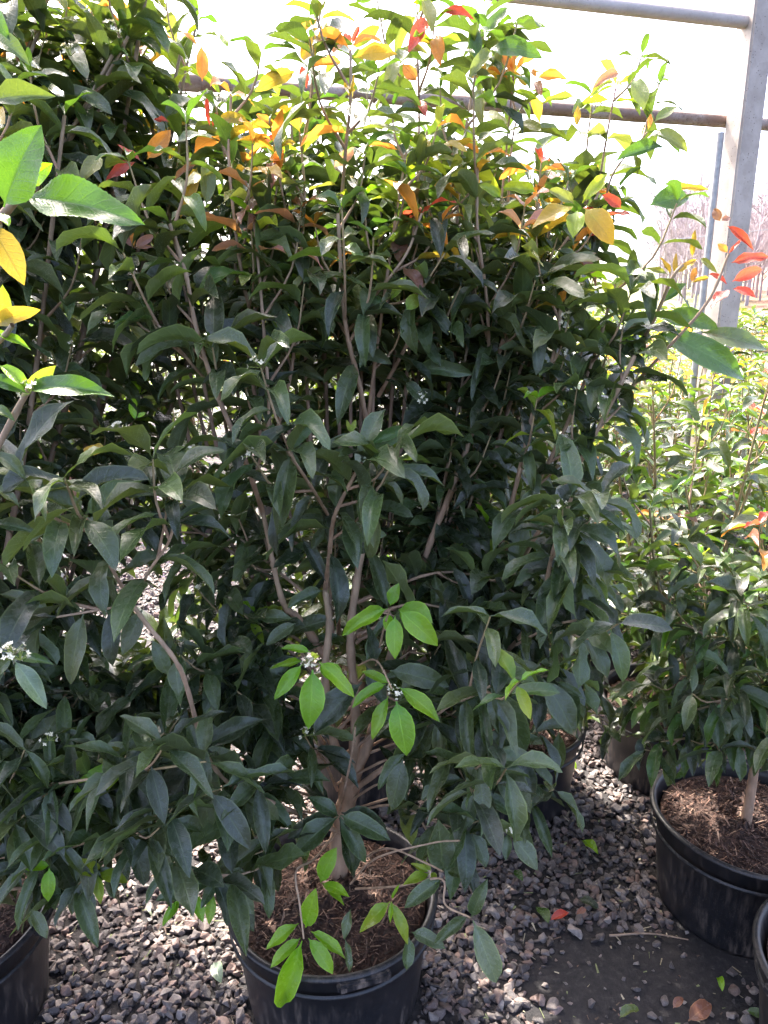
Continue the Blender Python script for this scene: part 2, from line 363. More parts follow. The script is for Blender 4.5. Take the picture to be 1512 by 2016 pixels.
PLANT_COUNT = 0
class Plant:
    def __init__(s, name, base, label, cat='potted shrub', group=None):
        s.root = tag(empty(name, base), label, cat, group); s.base = Vector(base); s.leaves = []; s.stems = []; s.flowers = []
    def leaf(s, B, T, nrm, wr, bend, col, pri=0, serr=0):
        l = Leaf(); l.B = B; l.m, l.L = frame(B, T, nrm); l.W = wr; l.k = variant(bend); l.col = col; l.pri = pri; l.serr = serr; s.leaves.append(l)
    def leaf_px(s, bx, by, tx, ty, c, f0, f1=None, wr=.36, bend=.6, up=.5, pri=1, serr=0):
        if f1 is None: f1 = f0 - .015
        B, T = P(bx, by, f0), P(tx, ty, f1)
        tocam = (Vector((0, 0, H)) - B).normalized()
        s.leaf(B, T, (tocam * .75 + Vector((0, 0, 1)) * up + Vector((R.uniform(-.3, .3), 0, 0))), wr, bend, tone(c, .1) if isinstance(c, str) else c, pri, serr)
    def stem(s, pts, r0, r1, tint=(.20, .14, .10), tint1=None, n=None, sides=7, geo=None):
        n = n or max(6, int(len(pts) * 4)); path = smooth_path(pts, n); t = np.linspace(0, 1, n)
        rr = r0 + (r1 - r0) * t ** .8; rr = rr * (1 + .10 * np.sin(np.arange(n) * 2.1))
        V, F = tube(path, rr, sides); g = geo or Geo()
        a = np.asarray(tint); b = np.asarray(tint1 if tint1 is not None else tint)
        T = np.repeat(a[None] + (b - a)[None] * (t ** 1.5)[:, None], sides, 0); T = np.hstack([T, np.ones((len(T), 1))])
        g.put(V, F, T)
        if geo is None: s.stems.append(g)
        return path, g
    def finish(s, nobj, lod, minpx=14):
        root, base = s.root, s.base
        for g in s.stems:
            g.V = [v - np.array(base, np.float32) for v in g.V]
            add('stem', g.mesh('stem'), M['bark'], root)
        L = s.leaves
        def score(l):
            mid = l.B + l.m @ Vector((0, l.L * .5, 0)); u, v, d = project(mid)
            if u < -40 or u > IW + 40 or v < -40 or v > IH + 40: return -1e6
            px = FPX * l.L / max(d, .2); face = abs((l.m @ Vector((0, 0, 1))).dot((Vector((0, 0, H)) - mid).normalized()))
            return px * (.45 + .55 * face) - (d - (s.base.y)) * 60 + l.pri * 400
        sco = [score(l) for l in L]; order = sorted(range(len(L)), key=lambda i: -sco[i])
        chosen = [i for i in order[:nobj] if sco[i] > -1e5]; cs = set(chosen)
        for i in chosen:
            l = L[i]; o = bpy.data.objects.new('leaf', LEAF_SERR[l.k % 4] if l.serr else LEAF_ME[l.k]); COL.objects.link(o); o.parent = root
            o.matrix_basis = Matrix.Translation(l.B - base) @ l.m.to_4x4() @ Matrix.Diagonal((l.L * l.W, l.L, l.L, 1)); o.color = l.col
        rest = [l for i, l in enumerate(L) if i not in cs]
        if rest:
            Vs, Fs, Us, Ts, n = [], [], [], [], 0
            for l in rest:
                V, F, uv = TPL[lod][l.k]; m = np.array(l.m); Vw = (V * np.array([l.L * l.W, l.L, l.L])) @ m.T + np.array(l.B - base)
                Vs.append(Vw); Fs.append(F + n); Us.append(uv); Ts.append(np.tile(l.col, (len(V), 1))); n += len(V)
            o = add('foliage', mesh_np('foliage', np.vstack(Vs), np.vstack(Fs), np.vstack(Us), np.vstack(Ts)), M['leaf'], root); tag(o, kind='stuff'); o.color = (1, 1, 1, 1)
        for c in s.flowers:
            o = add('flower_cluster', FLOWER_ME[R.randrange(3)], None, root, c[0] - base); o.scale = (c[1],) * 3; o.rotation_euler = (R.uniform(-.6, .6), R.uniform(-.6, .6), R.uniform(0, 6))

# small four-petalled flower clusters
def flower_mesh(seed):
    r = random.Random(seed); Vs, Fs, mi = [], [], []
    def quad(a, b, c, d, m_):
        n = len(Vs); Vs.extend([tuple(a), tuple(b), tuple(c), tuple(d)]); Fs.append((n, n + 1, n + 2, n + 3)); mi.append(m_)
    for k in range(9):
        a = r.uniform(0, 6.28); e = r.uniform(.0, 1.5); d = Vector((math.cos(a) * math.cos(e), math.sin(a) * math.cos(e), math.sin(e))); tip = d * r.uniform(.011, .017)
        sd = d.cross(Vector((.3, .2, .9))).normalized() * .0005; s2 = d.cross(sd).normalized() * .0005
        quad(-sd, sd, tip + sd, tip - sd, 1); quad(-s2, s2, tip + s2, tip - s2, 1)
        u = d.cross(Vector((.1, .9, .3))).normalized(); v = d.cross(u)
        for q in range(4):
            an = q * math.pi / 2 + r.uniform(-.2, .2); pd = (u * math.cos(an) + v * math.sin(an)); sdv = d.cross(pd) * .0017
            quad(tip, tip + pd * .0022 + sdv + d * .001, tip + pd * .0046 + d * .0022, tip + pd * .0022 - sdv + d * .001, 0)
    me = bpy.data.meshes.new('flower_cluster'); me.from_pydata(Vs, [], Fs); me.materials.append(M['flower']); me.materials.append(M['petiole'])
    me.polygons.foreach_set('material_index', mi); return me
FLOWER_ME = [flower_mesh(k) for k in range(3)]

UP = Vector((0, 0, 1))
BARK = (.42, .275, .185); BARK_D = (.32, .21, .15); YOUNG = (.34, .27, .13); REDDISH = (.22, .075, .065)

def flush_colors(kind):
    return {'lime': ['l', 'k', 'G'], 'yellow': ['y', 'k', 'v'], 'orange': ['o', 'y', 'v'], 'red': ['r', 'o', 'b'], 'bronze': ['b', 'p', 'v'], 'none': ['G', 'g', 'g']}[kind]

def dress(pl, path, start, spacing, L, mode='up', flush=None, wr=.315, dark=.42, thin=1.0, mature='g'):
    """opposite pairs of leaves along a path (m,3)"""
    seg = np.linalg.norm(np.diff(path, axis=0), axis=1); cum = np.concatenate([[0], np.cumsum(seg)]); tot = cum[-1]
    d = tot * start; az = R.uniform(0, 6.28); nodes = []
    while d < tot - .004: nodes.append(d); d += spacing * R.uniform(.75, 1.3)
    nodes.append(tot)
    for qi, d in enumerate(nodes):
        left = len(nodes) - 1 - qi
        p = Vector([np.interp(d, cum, path[:, a]) for a in range(3)]); d2 = min(d + .01, tot); d1 = max(d - .01, 0)
        tg = Vector([np.interp(d2, cum, path[:, a]) - np.interp(d1, cum, path[:, a]) for a in range(3)])
        tg = tg.normalized() if tg.length > 1e-6 else UP.copy()
        a = tg.cross(Vector((.3, .7, .1))).normalized(); b = tg.cross(a)
        az += math.pi / 2 + R.uniform(-.35, .35)
        for sgn in (0, math.pi):
            if R.random() > thin and left > 1: continue
            an = az + sgn + R.uniform(-.25, .25); out = a * math.cos(an) + b * math.sin(an)
            c = None; ll = L * R.uniform(.72, 1.12); w_ = wr * R.uniform(.85, 1.15)
            if left == 0: ang = R.uniform(.6, 1.15)
            elif left <= 2: ang = R.uniform(.35, .85)
            else: ang = R.uniform(.1, .65)
            if mode == 'down': ang -= R.uniform(.2, .9)
            dirn = (out * math.cos(ang) + tg * math.sin(ang)).normalized()
            bend = R.uniform(.6, 1.7) if mode == 'up' else R.uniform(.2, .9)
            # bend pulls the tip towards the ground
            hz = Vector((dirn.x, dirn.y, 0))
            if hz.length > .05:
                ax = hz.normalized().cross(UP); dirn = (Matrix.Rotation(-bend * .5, 3, ax) @ dirn)
            if mode == 'down' and dirn.z < -.93: dirn.z = -.8; dirn.normalize()
            if flush and left < len(flush_colors(flush)):
                c = flush_colors(flush)[left] if R.random() < .85 else R.choice(flush_colors(flush))
                ll *= (.55, .72, .85, 1.0)[left]; w_ *= .95; bend *= .8
            else: c = 'd' if R.random() < dark else mature  # share of darkened leaves, raised in inner fill to paint in its shade
            up = UP + Vector((R.uniform(-.25, .25), R.uniform(-.25, .25), 0))
            pl.leaf(p, p + dirn * ll, up, w_, bend, tone(c))
    return [Vector([np.interp(d, cum, path[:, a]) for a in range(3)]) for d in nodes]

TIPS = None
def rnd_flush(z, zlo=1.5):
    if z < zlo: return 'lime' if R.random() < .05 else None
    if TIPS: return TIPS if R.random() < .42 else R.choice(['none', 'none', 'lime'])
    return R.choices(['none', 'lime', 'yellow', 'orange', 'red', 'bronze'], [.62, .09, .05, .11, .07, .06])[0]

def branchlets(pl, path, geo, f0, n, length, L, mode, r=.0028, zlo=1.5, flush=True, spacing=.042):
    for k in range(n):
        t = f0 + (1 - f0) * (k + R.uniform(.1, .9)) / n; i = min(int(t * (len(path) - 1)), len(path) - 2)
        p = Vector(path[i]); tg = Vector(path[i + 1] - path[i]).normalized(); an = R.uniform(0, 6.28)
        a = tg.cross(Vector((.3, .7, .1))).normalized(); b = tg.cross(a); out = a * math.cos(an) + b * math.sin(an)
        ln = length * R.uniform(.6, 1.3); q = p + (out * .55 + tg * .8).normalized() * ln * .5
        e = q + (out * .25 + tg * .7 + UP * .45).normalized() * ln * .5
        pp, _ = pl.stem([p, q, e], r, r * .55, BARK, YOUNG, 7, 5, geo)
        fl = rnd_flush(e.z, zlo) if flush else None
        dress(pl, pp, .35, spacing, L, mode if e.z > .75 else 'down', fl)
        if R.random() < .12: pl.flowers.append((e, R.uniform(.8, 1.2)))

# ------------------------------------------------------------------ pots
def pot_profile(rt, rb, h):
    o = []
    for z, r in ((0, rb - .02), (.0, rb), (.012, rb + .002), (h * .5, rb + (rt - rb) * .5), (h - .05, rt - .012), (h - .045, rt - .004), (h - .012, rt), (h - .004, rt + .012), (h, rt + .010),
                 (h + .003, rt + .003), (h, rt - .004), (h - .02, rt - .008), (h - .06, rt - .016), (.04, rb - .012)): o.append((r, z))
    return o
POT_ME, SOIL_ME, CHIP_ME = {}, {}, {}
def make_pot(parent, rt=.232, rb=.198, h=.275, detail=2, tint=(1, 1, 1), seed=0):
    key = (rt, rb, h, detail)
    if key not in POT_ME:
        V, F = lathe(pot_profile(rt, rb, h), 72 if detail > 1 else 40); r = np.hypot(V[:, 0], V[:, 1]); a = np.arctan2(V[:, 1], V[:, 0])
        sc_ = 1 + .010 * np.sin(2 * a + 1.0) * (V[:, 2] / h) + .004 * np.sin(5 * a); V[:, :2] *= sc_[:, None]
        POT_ME[key] = mesh_np('pot', V, F)
    p = add('pot', POT_ME[key], M['pot'], parent); p.rotation_euler = (0, 0, seed * 1.3)
    if detail > 1:
        V, F = lathe([(rt - .002, h - .062), (rt + .003, h - .060), (rt + .004, h - .054), (rt - .001, h - .051)], 72)
        add('moulded_ridge', mesh_np('moulded_ridge', V, F), M['pot'], p)
        for an in (.6, .6 + math.pi):                                       # two grip tabs under the lip
            bm = bmesh.new(); bmesh.ops.create_cube(bm, size=1.0)
            for v in bm.verts: v.co = Vector((v.co.x * .022, v.co.y * .11, v.co.z * .02))
            bmesh.ops.bevel(bm, geom=bm.edges[:], offset=.005, segments=2, affect='EDGES')
            me = bpy.data.meshes.new('grip_tab'); bm.to_mesh(me); bm.free()
            g = add('grip_tab', me, M['pot'], p, (math.cos(an) * (rt + .010), math.sin(an) * (rt + .010), h - .014)); g.rotation_euler = (0, 0, an)
    if key not in SOIL_ME:
        r_ = random.Random(3); rs = rt - .019; nr = 14 if detail > 1 else 6; ns = 40 if detail > 1 else 20
        V = [(0, 0, h - .032)]; F = []
        for i in range(1, nr + 1):
            for j in range(ns):
                a = 2 * math.pi * j / ns; rr = rs * i / nr
                V.append((rr * math.cos(a), rr * math.sin(a), h - .036 + (.012 * math.sin(9 * rr + 2 * a) + r_.uniform(-.005, .005)) * (i < nr) + .012 * (1 - i / nr)))
        for j in range(ns): F.append((0, 1 + j, 1 + (j + 1) % ns, 1 + (j + 1) % ns))
        for i in range(nr - 1):
            for j in range(ns):
                a = 1 + i * ns; F.append((a + j, a + ns + j, a + ns + (j + 1) % ns, a + (j + 1) % ns))
        me = bpy.data.meshes.new('soil'); me.from_pydata(V, [], [tuple(dict.fromkeys(f)) for f in F]); at_ = me.attributes.new('tint', 'FLOAT_COLOR', 'POINT'); at_.data.foreach_set('color', np.ones(len(V) * 4, np.float32))
        me.polygons.foreach_set('use_smooth', [True] * len(me.polygons)); SOIL_ME[key] = me
    so_ = add('soil', SOIL_ME[key], M['soil'], parent)
    if detail > 1:
        if key not in CHIP_ME:
            g = Geo(); r_ = random.Random(5)
            for k in range(1500):
                a = r_.uniform(0, 6.28); rr = (rt - .03) * math.sqrt(r_.random()); c = Vector((rr * math.cos(a), rr * math.sin(a), h - .030 + .010 * math.sin(9 * rr + 2 * a) + .010 * (1 - rr / rt)))
                d = Vector((r_.uniform(-1, 1), r_.uniform(-1, 1), r_.uniform(-.5, .6))).normalized() * r_.choice([.004, .006, .009, .013, .018]); e = d.cross(Vector((.2, .3, 1))).normalized() * r_.uniform(.0008, .003); f = d.cross(e).normalized() * .0012
                V = [c - d - e, c - d + e, c + d + e * .6, c + d - e * .6, c - d + f, c + d + f]
                t_ = r_.choice([(.06, .031, .022), (.10, .052, .036), (.15, .08, .055), (.035, .02, .015), (.07, .036, .025), (.22, .14, .10)])
                g.put([tuple(v) for v in V], [(0, 1, 2, 3), (0, 3, 5, 4), (1, 4, 5, 2)], (*t_, 1))
            CHIP_ME[key] = g.mesh('bark_chips', False)
        tag(add('bark_chips', CHIP_ME[key], M['chip'], so_), kind='stuff')
    return p

def auto_plant(name, base, height, spread, nst, label, group, L=.11, nobj=0, lod=2, zlo=1.4, pot=(.232, .198, .275), detail=1, lean=(0, 0), seed=0, bpn=6, spacing=.045, mature='g', flushy=True, f_leaf=.28, trunk=.06, low=0, tr=.019, sprays=()):
    pl = Plant(name, base, label, 'potted shrub', group); make_pot(pl.root, *pot, detail=detail, seed=seed)
    b = Vector(base) + Vector((0, 0, pot[2] - .04))
    for k in range(nst):
        az = 2 * math.pi * k / nst + R.uniform(-.4, .4) + seed; hh = height * R.uniform(.78, 1.05); sp_ = spread * R.uniform(.35, 1.1)
        o = Vector((math.cos(az), math.sin(az), 0)); pts = [b + o * .006 + UP * (trunk - .03)]
        for t in (.12 + trunk * .4, .3, .55, .78, 1.0):
            pts.append(b + o * (sp_ * t ** .8) + Vector((lean[0], lean[1], 0)) * t ** 1.3 + Vector((R.uniform(-.025, .025), R.uniform(-.025, .025), (hh - b.z) * t)))
        fl = rnd_flush(hh, zlo) if flushy else None
        path, g = pl.stem(pts, .0085 * R.uniform(.8, 1.2), .0026, BARK_D, YOUNG, 22, 6)
        dress(pl, path, f_leaf + R.uniform(-.05, .15), spacing * 1.1, L, 'up', fl, mature=mature)
        branchlets(pl, path, g, f_leaf, bpn, .17, L * .95, 'up', zlo=zlo, flush=flushy, spacing=spacing)
    for k in range(low):
        az = R.uniform(0, 6.28); o = Vector((math.cos(az), math.sin(az), 0)); s_ = b + UP * (R.uniform(.06, .3) + (.08 if tr < .015 else 0)); ln = R.uniform(.15, .34)
        path, g = pl.stem([s_, s_ + o * ln * .5 + UP * .05, s_ + o * ln + UP * R.uniform(-.08, .08)], .0035, .002, BARK, YOUNG, 10, 5)
        dress(pl, path, .4, .05, L, 'down', None, mature=mature); branchlets(pl, path, g, .4, 2, .1, L, 'down', zlo=9)
    for bx, by, ff in sprays:
        e = P(bx, by, ff); s_ = b + UP * max(.1, (e.z - b.z) * .75)
        path, g = pl.stem([s_, (s_ + e) / 2 + UP * .03, e], .0035, .002, BARK, YOUNG, 12, 5)
        dress(pl, path, .35, .05, L * .9, 'up', 'lime' if R.random() < .25 else None, mature=mature, dark=.25); branchlets(pl, path, g, .4, 3, .10, L * .85, 'up', zlo=9, flush=False)
    V, F = tube([b - UP * .03, b + UP * trunk], [tr, tr * .7], 8); g = Geo(); g.put(V, F, (*BARK, 1)); pl.stems.insert(0, g)
    pl.finish(nobj, lod)
    return pl

# ------------------------------------------------------------------ ground and far land
def zland(x, y): return 0 if y < 26 else (y - 26) ** 1.35 * .0135
def build_ground():
    ys = np.concatenate([np.linspace(-4, 6, 24), np.linspace(7, 30, 20), np.linspace(33, 150, 30), [220, 400, 900]]); xs = np.concatenate([[-700, -300, -150], np.linspace(-80, 90, 50), [160, 320, 700]])
    V = [(x, y, zland(x, min(y, 150)) + (0.25 * math.sin(x * .11) * math.sin(y * .07) if y > 30 else 0)) for y in ys for x in xs]; n = len(xs)
    F = [(i * n + j, i * n + j + 1, (i + 1) * n + j + 1, (i + 1) * n + j) for i in range(len(ys) - 1) for j in range(n - 1)]
    return tag(add('ground', mesh_np('ground', V, F), M['ground']), 'dark soil, gravel yard and grass field beyond', None, None, 'structure')
ground = build_ground()

POTS = []   # (x, y, radius) kept clear of stones
main_c = Vector((-.118, 1.395, 0)); left_c = Vector((-.985, 1.32, 0)); right_c = Vector((.955, 1.655, 0)); corner_c = Vector((1.005, 1.17, 0))
midb_c = Vector((.41, 2.13, 0)); beh_c = Vector((-.10, 2.16, 0)); rb_c = Vector((.985, 2.26, 0))
for c, r in ((main_c, .20), (left_c, .20), (right_c, .20), (corner_c, .20), (midb_c, .2), (beh_c, .15), (rb_c, .2)): POTS.append((c.x, c.y, r))

def stone_mesh(seed, bev):
    r = random.Random(seed); bm = bmesh.new()
    for k in range(11):
        v = Vector((r.gauss(0, 1), r.gauss(0, 1), r.gauss(0, 1))).normalized() * r.uniform(.8, 1.05); bm.verts.new((v.x * .5, v.y * .5 * r.uniform(.85, 1), v.z * .5))
    h_ = bmesh.ops.convex_hull(bm, input=bm.verts[:]); bmesh.ops.delete(bm, geom=[v for v in bm.verts if not v.link_faces], context='VERTS')
    bmesh.ops.dissolve_limit(bm, angle_limit=.30, verts=bm.verts[:], edges=bm.edges[:])
    if bev: bmesh.ops.bevel(bm, geom=bm.edges[:], offset=.045, segments=1, affect='EDGES', clamp_overlap=True)
    bmesh.ops.triangulate(bm, faces=bm.faces[:]); bmesh.ops.recalc_face_normals(bm, faces=bm.faces[:])
    V = np.array([v.co[:] for v in bm.verts]); bm.verts.index_update(); F = np.array([[v.index for v in f.verts] for f in bm.faces]); bm.free(); return V, F
ST_HI = [stone_mesh(100 + k, True) for k in range(16)]; ST_LO = [stone_mesh(200 + k, False) for k in range(10)]
ST_OB = []
for V, F in ST_HI:
    me = mesh_np('stone', V, F, None, (1, 1, 1, 1), False); me.materials.append(M['stone']); ST_OB.append(me)
STC = [(.135, .108, .098), (.18, .148, .134), (.098, .082, .078), (.21, .176, .158), (.18, .125, .106), (.23, .158, .132), (.13, .112, .108), (.27, .235, .215), (.07, .058, .056)]
def bare(x, y):
    """share of ground left bare: a worn patch of dark fabric between the pots"""
    d = ((x - .60) / .30) ** 2 + ((y - 1.36) / .21) ** 2; d2 = ((x - .78) / .25) ** 2 + ((y - 1.45) / .12) ** 2
    return 1 - min(1, max(0, (min(d, d2) - .55) / .75))
def stones():
    items = []
    def scatter(n, x0, x1, y0, y1, s0, s1, lo):
        for k in range(n):
            x, y = R.uniform(x0, x1), R.uniform(y0, y1)
            if any((x - a) ** 2 + (y - b) ** 2 < (r + .008) ** 2 for a, b, r in POTS): continue
            u, v, d = project((x, y, 0))
            if not (-60 < u < IW + 60 and v < IH + 90): continue
            if R.random() < bare(x, y) * (.93 if s0 > .02 else .75): continue
            s = R.uniform(s0, s1) * R.choice([.7, .85, 1, 1, 1.15])
            sx, sy, sz = s * R.uniform(.85, 1.35), s * R.uniform(.75, 1.05), s * R.uniform(.5, .8)
            items.append((x, y, sz * R.uniform(.12, .55), sx, sy, sz, R.uniform(0, 6.28), R.uniform(-.5, .5), R.uniform(-.5, .5), lo, d))
    scatter(13500, -1.15, 1.25, .80, 2.3, .022, .037, False)
    scatter(13000, -1.9, 1.9, 2.3, 4.6, .025, .040, True)
    scatter(5000, -1.1, 1.25, .80, 2.2, .008, .016, True)
    near = sorted([i for i in items if not i[9] and 0 < project(i[:3])[0] < IW and project(i[:3])[1] < IH + 5], key=lambda i: i[10] - 14 * i[3] - 6 * i[2])
    pick = set(id(i) for i in near[:300]); g = [[], [], [], 0]
    for it in items:
        x, y, z, sx, sy, sz, a, b, c, lo, d = it
        rot = (Matrix.Rotation(a, 3, 'Z') @ Matrix.Rotation(b, 3, 'X') @ Matrix.Rotation(c, 3, 'Y')); f = R.uniform(.58, 1.08); cc = R.choice(STC); cc = (cc[0] * f, cc[1] * f, cc[2] * f, 1)
        if id(it) in pick:
            o = bpy.data.objects.new('stone', R.choice(ST_OB)); COL.objects.link(o); o.parent = ground
            o.matrix_basis = Matrix.Translation((x, y, z)) @ rot.to_4x4() @ Matrix.Diagonal((sx, sy, sz, 1)); o.color = cc
        else:
            V, F = R.choice(ST_LO if lo else ST_HI); W = (V * np.array([sx, sy, sz])) @ np.array(rot).T + np.array([x, y, z])
            g[0].append(W); g[1].append(F + g[3]); g[2].append(np.tile(cc, (len(V), 1))); g[3] += len(V)
    o = tag(add('gravel', mesh_np('gravel', np.vstack(g[0]), np.vstack(g[1]), None, np.vstack(g[2]), False), M['stone'], ground), kind='stuff'); o.color = (1, 1, 1, 1)
stones()

# ------------------------------------------------------------------ frame of the open shade house: post, pipes, conduit, wires
BD = Vector((.966, .259, 0)); BN = Vector((.259, -.966, 0)); POST = P(1452, 350, 4.0); POST.z = 0
def post():
    bm = bmesh.new(); bmesh.ops.create_cube(bm, size=1.0)
    for v in bm.verts: v.co = Vector((v.co.x * .123, v.co.y * .123, (v.co.z + .5) * 3.6))
    bmesh.ops.bevel(bm, geom=[e for e in bm.edges if abs(e.verts[0].co.z - e.verts[1].co.z) > 1], offset=.008, segments=3, affect='EDGES')
    me = bpy.data.meshes.new('post'); bm.to_mesh(me); bm.free()
    o = add('steel_post', me, M['post'], None, POST); o.rotation_euler = (0, 0, math.atan2(BD.y, BD.x))
    tag(o, 'square pitted grey steel post carrying the horizontal pipes', 'post')
    return o
post()
def pipe(name, a, b, r, mat, label, cat, joint=None, group=None):
    V, F = tube([a + (b - a) * t for t in np.linspace(0, 1, 12)], [r] * 12, 16); mid = (a + b) / 2
    o = add(name, mesh_np(name, V - np.array(mid), F), mat, None, mid); tag(o, label, cat, group)
    if joint is not None:
        c = a + (b - a) * joint; d = (b - a).normalized() * .05; V, F = tube([c - d, c - d * .98, c + d * .98, c + d], [r * .9, r * 1.16, r * 1.16, r * .9], 16)
        add('coupling', mesh_np('coupling', V - np.array(mid), F), mat, o)
    return o
up_z = P(1455, 46, 4.0).z; lo_z = P(1435, 230, 4.0).z
a = POST - BD * .058; a.z = up_z; pipe('rail_pipe', a, a - BD * 5.0, .030, M['pipe_pale'], 'pale round pipe running to the post above the rusty one', 'pipe')
a = POST - BN * .095 + BD * 1.2; a.z = lo_z; b_ = POST - BN * .095 - BD * 5.0; b_.z = lo_z - .01
pipe('rail_pipe', a, b_, .030, M['pipe_rust'], 'rust-stained round pipe passing behind the post and the shrub tops', 'pipe', .62)
cb = POST - BD * .11 - BN * .02; ct = cb.copy(); ct.z = P(1427, 262, 4.0).z; cb.z = 0
pipe('conduit', cb, ct, .017, M['conduit'], 'thin grey upright conduit standing beside the square post', 'conduit')
for k, (ya, yb, yy) in enumerate(((153, 190, 30.0), (170, 206, 30.2), (226, 252, 31.0), (470, 428, 33.0))):
    p0, p1 = P(1150, ya, yy), P(1436, yb, yy + 1.0)
    if k == 3: p0, p1 = P(1370, ya - 8, yy), P(1512, yb + 20, yy)
    dv = p1 - p0; q0, q1 = p0 - dv * 3, p1 + dv * 1.5
    pts = [q0 + (q1 - q0) * t - UP * .5 * (1 - (2 * t - 1) ** 2) * .2 for t in np.linspace(0, 1, 9)]; V, F = tube(pts, [.011] * 9, 5); mid = (q0 + q1) / 2
    tag(add('overhead_wire', mesh_np('wire', V - np.array(mid), F), M['wire'], None, mid), ('thin overhead wire, upper one of the pair above the rusty pipe', 'thin overhead wire, lower one of the pair above the rusty pipe', 'single thin overhead wire just below the rusty pipe', 'pale thin wire crossing in front of the bare trees')[k], 'wire', 'overhead wires')

# field fence and bare woods
fr = tag(empty('field_fence', (9, 24, 0)), 'low weathered post and rail fence along the grass field', 'fence')
for k in range(10):
    bm = bmesh.new(); bmesh.ops.create_cube(bm, size=1.0)
    for v in bm.verts: v.co = Vector((v.co.x * .11, v.co.y * .11, (v.co.z + .5) * .95))
    me = bpy.data.meshes.new('fence_post'); bm.to_mesh(me); bm.free(); add('fence_post', me, M['fence'], fr, (-5 + k * 1.6, 0, 0))
for z in (.32, .58, .84):
    V, F = tube([(-5.6, -.06, z), (2, -.06, z + .03), (10, -.06, z)], [.045, .045, .045], 6); add('rail', mesh_np('rail', V, F), M['fence'], fr)

def bare_tree(seed):
    r = random.Random(seed); g = Geo(); tr = Geo()
    Ht = 11.0; top = Vector((r.uniform(-.6, .6), r.uniform(-.6, .6), Ht)); tp = [Vector((0, 0, -.3)), Vector((r.uniform(-.2, .2), 0, Ht * .3)), Vector((r.uniform(-.4, .4), r.uniform(-.3, .3), Ht * .65)), top]
    path = smooth_path(tp, 14); V, F = tube(path, np.linspace(.17, .025, 14), 6); tr.put(V, F, (1, 1, 1, 1))
    def br(p, d, ln, rad, depth):
        e = p + d * ln; m_ = p + d * ln * .5 + Vector((r.uniform(-1, 1), r.uniform(-1, 1), r.uniform(-.3, .8))) * ln * .08
        V, F = tube([p, m_, e], [rad, rad * .75, rad * .4], 3); g.put(V, F, (1, 1, 1, 1))
        if depth == 0: return
        for k in range(r.randint(3, 5)):
            t = r.uniform(.25, 1); q = p + d * ln * t
            nd = (d + Vector((r.uniform(-1, 1), r.uniform(-1, 1), r.uniform(-.2, .9))) * .75).normalized(); br(q, nd, ln * r.uniform(.4, .65), max(rad * .55, .016), depth - 1)
    for k in range(24):
        i = r.randint(3, 13); a = r.uniform(0, 6.28); d = Vector((math.cos(a), math.sin(a), r.uniform(.5, 1.4))).normalized(); br(Vector(path[i]), d, (1 - i / 15) * 3.2 + .9, .045, 2)
    return tr.mesh('trunk'), g.mesh('crown')
TREES = [bare_tree(k) for k in range(5)]
def place_tree(x, y, s, k, lab):
    z = zland(x, y); t_ = tag(empty('bare_tree', (x, y, z)), lab, 'tree', 'bare trees along the field edge'); t_.scale = (s * R.uniform(.8, 1.1), s * R.uniform(.8, 1.1), s); t_.rotation_euler = (0, 0, R.uniform(0, 6.28))
    add('trunk', TREES[k][0], M['tree'], t_); add('crown', TREES[k][1], M['tree'], t_)
for k in range(90):
    y = R.uniform(62, 100); az = R.uniform(.355, .56); place_tree(az * y, y, R.uniform(.7, 1.05) * (1.2 if az > .5 else .95), R.randrange(5), 'leafless grey-brown tree in the wood beyond the field')

# ------------------------------------------------------------------ the big shrub in the centre pot
def lines(txt):
    for ln in txt.strip().splitlines():
        ln = ln.split('#')[0].strip()
        if ln: yield ln.split()

mainp = Plant('potted_shrub', main_c, 'tall many-stemmed dark green shrub in the black pot with lime leaf rosettes above its soil')
make_pot(mainp.root, .232, .198, .275, detail=2, seed=1)
TB = PZ(668, 1728, .235)
# thick base and its main limbs: pixel path, distance at start and end
f_t = TB.y
path, _ = mainp.stem([TB - UP * .03, P(668, 1660, f_t), P(680, 1590, f_t), P(692, 1530, f_t)], .022, .024, BARK, BARK, 12, 10)
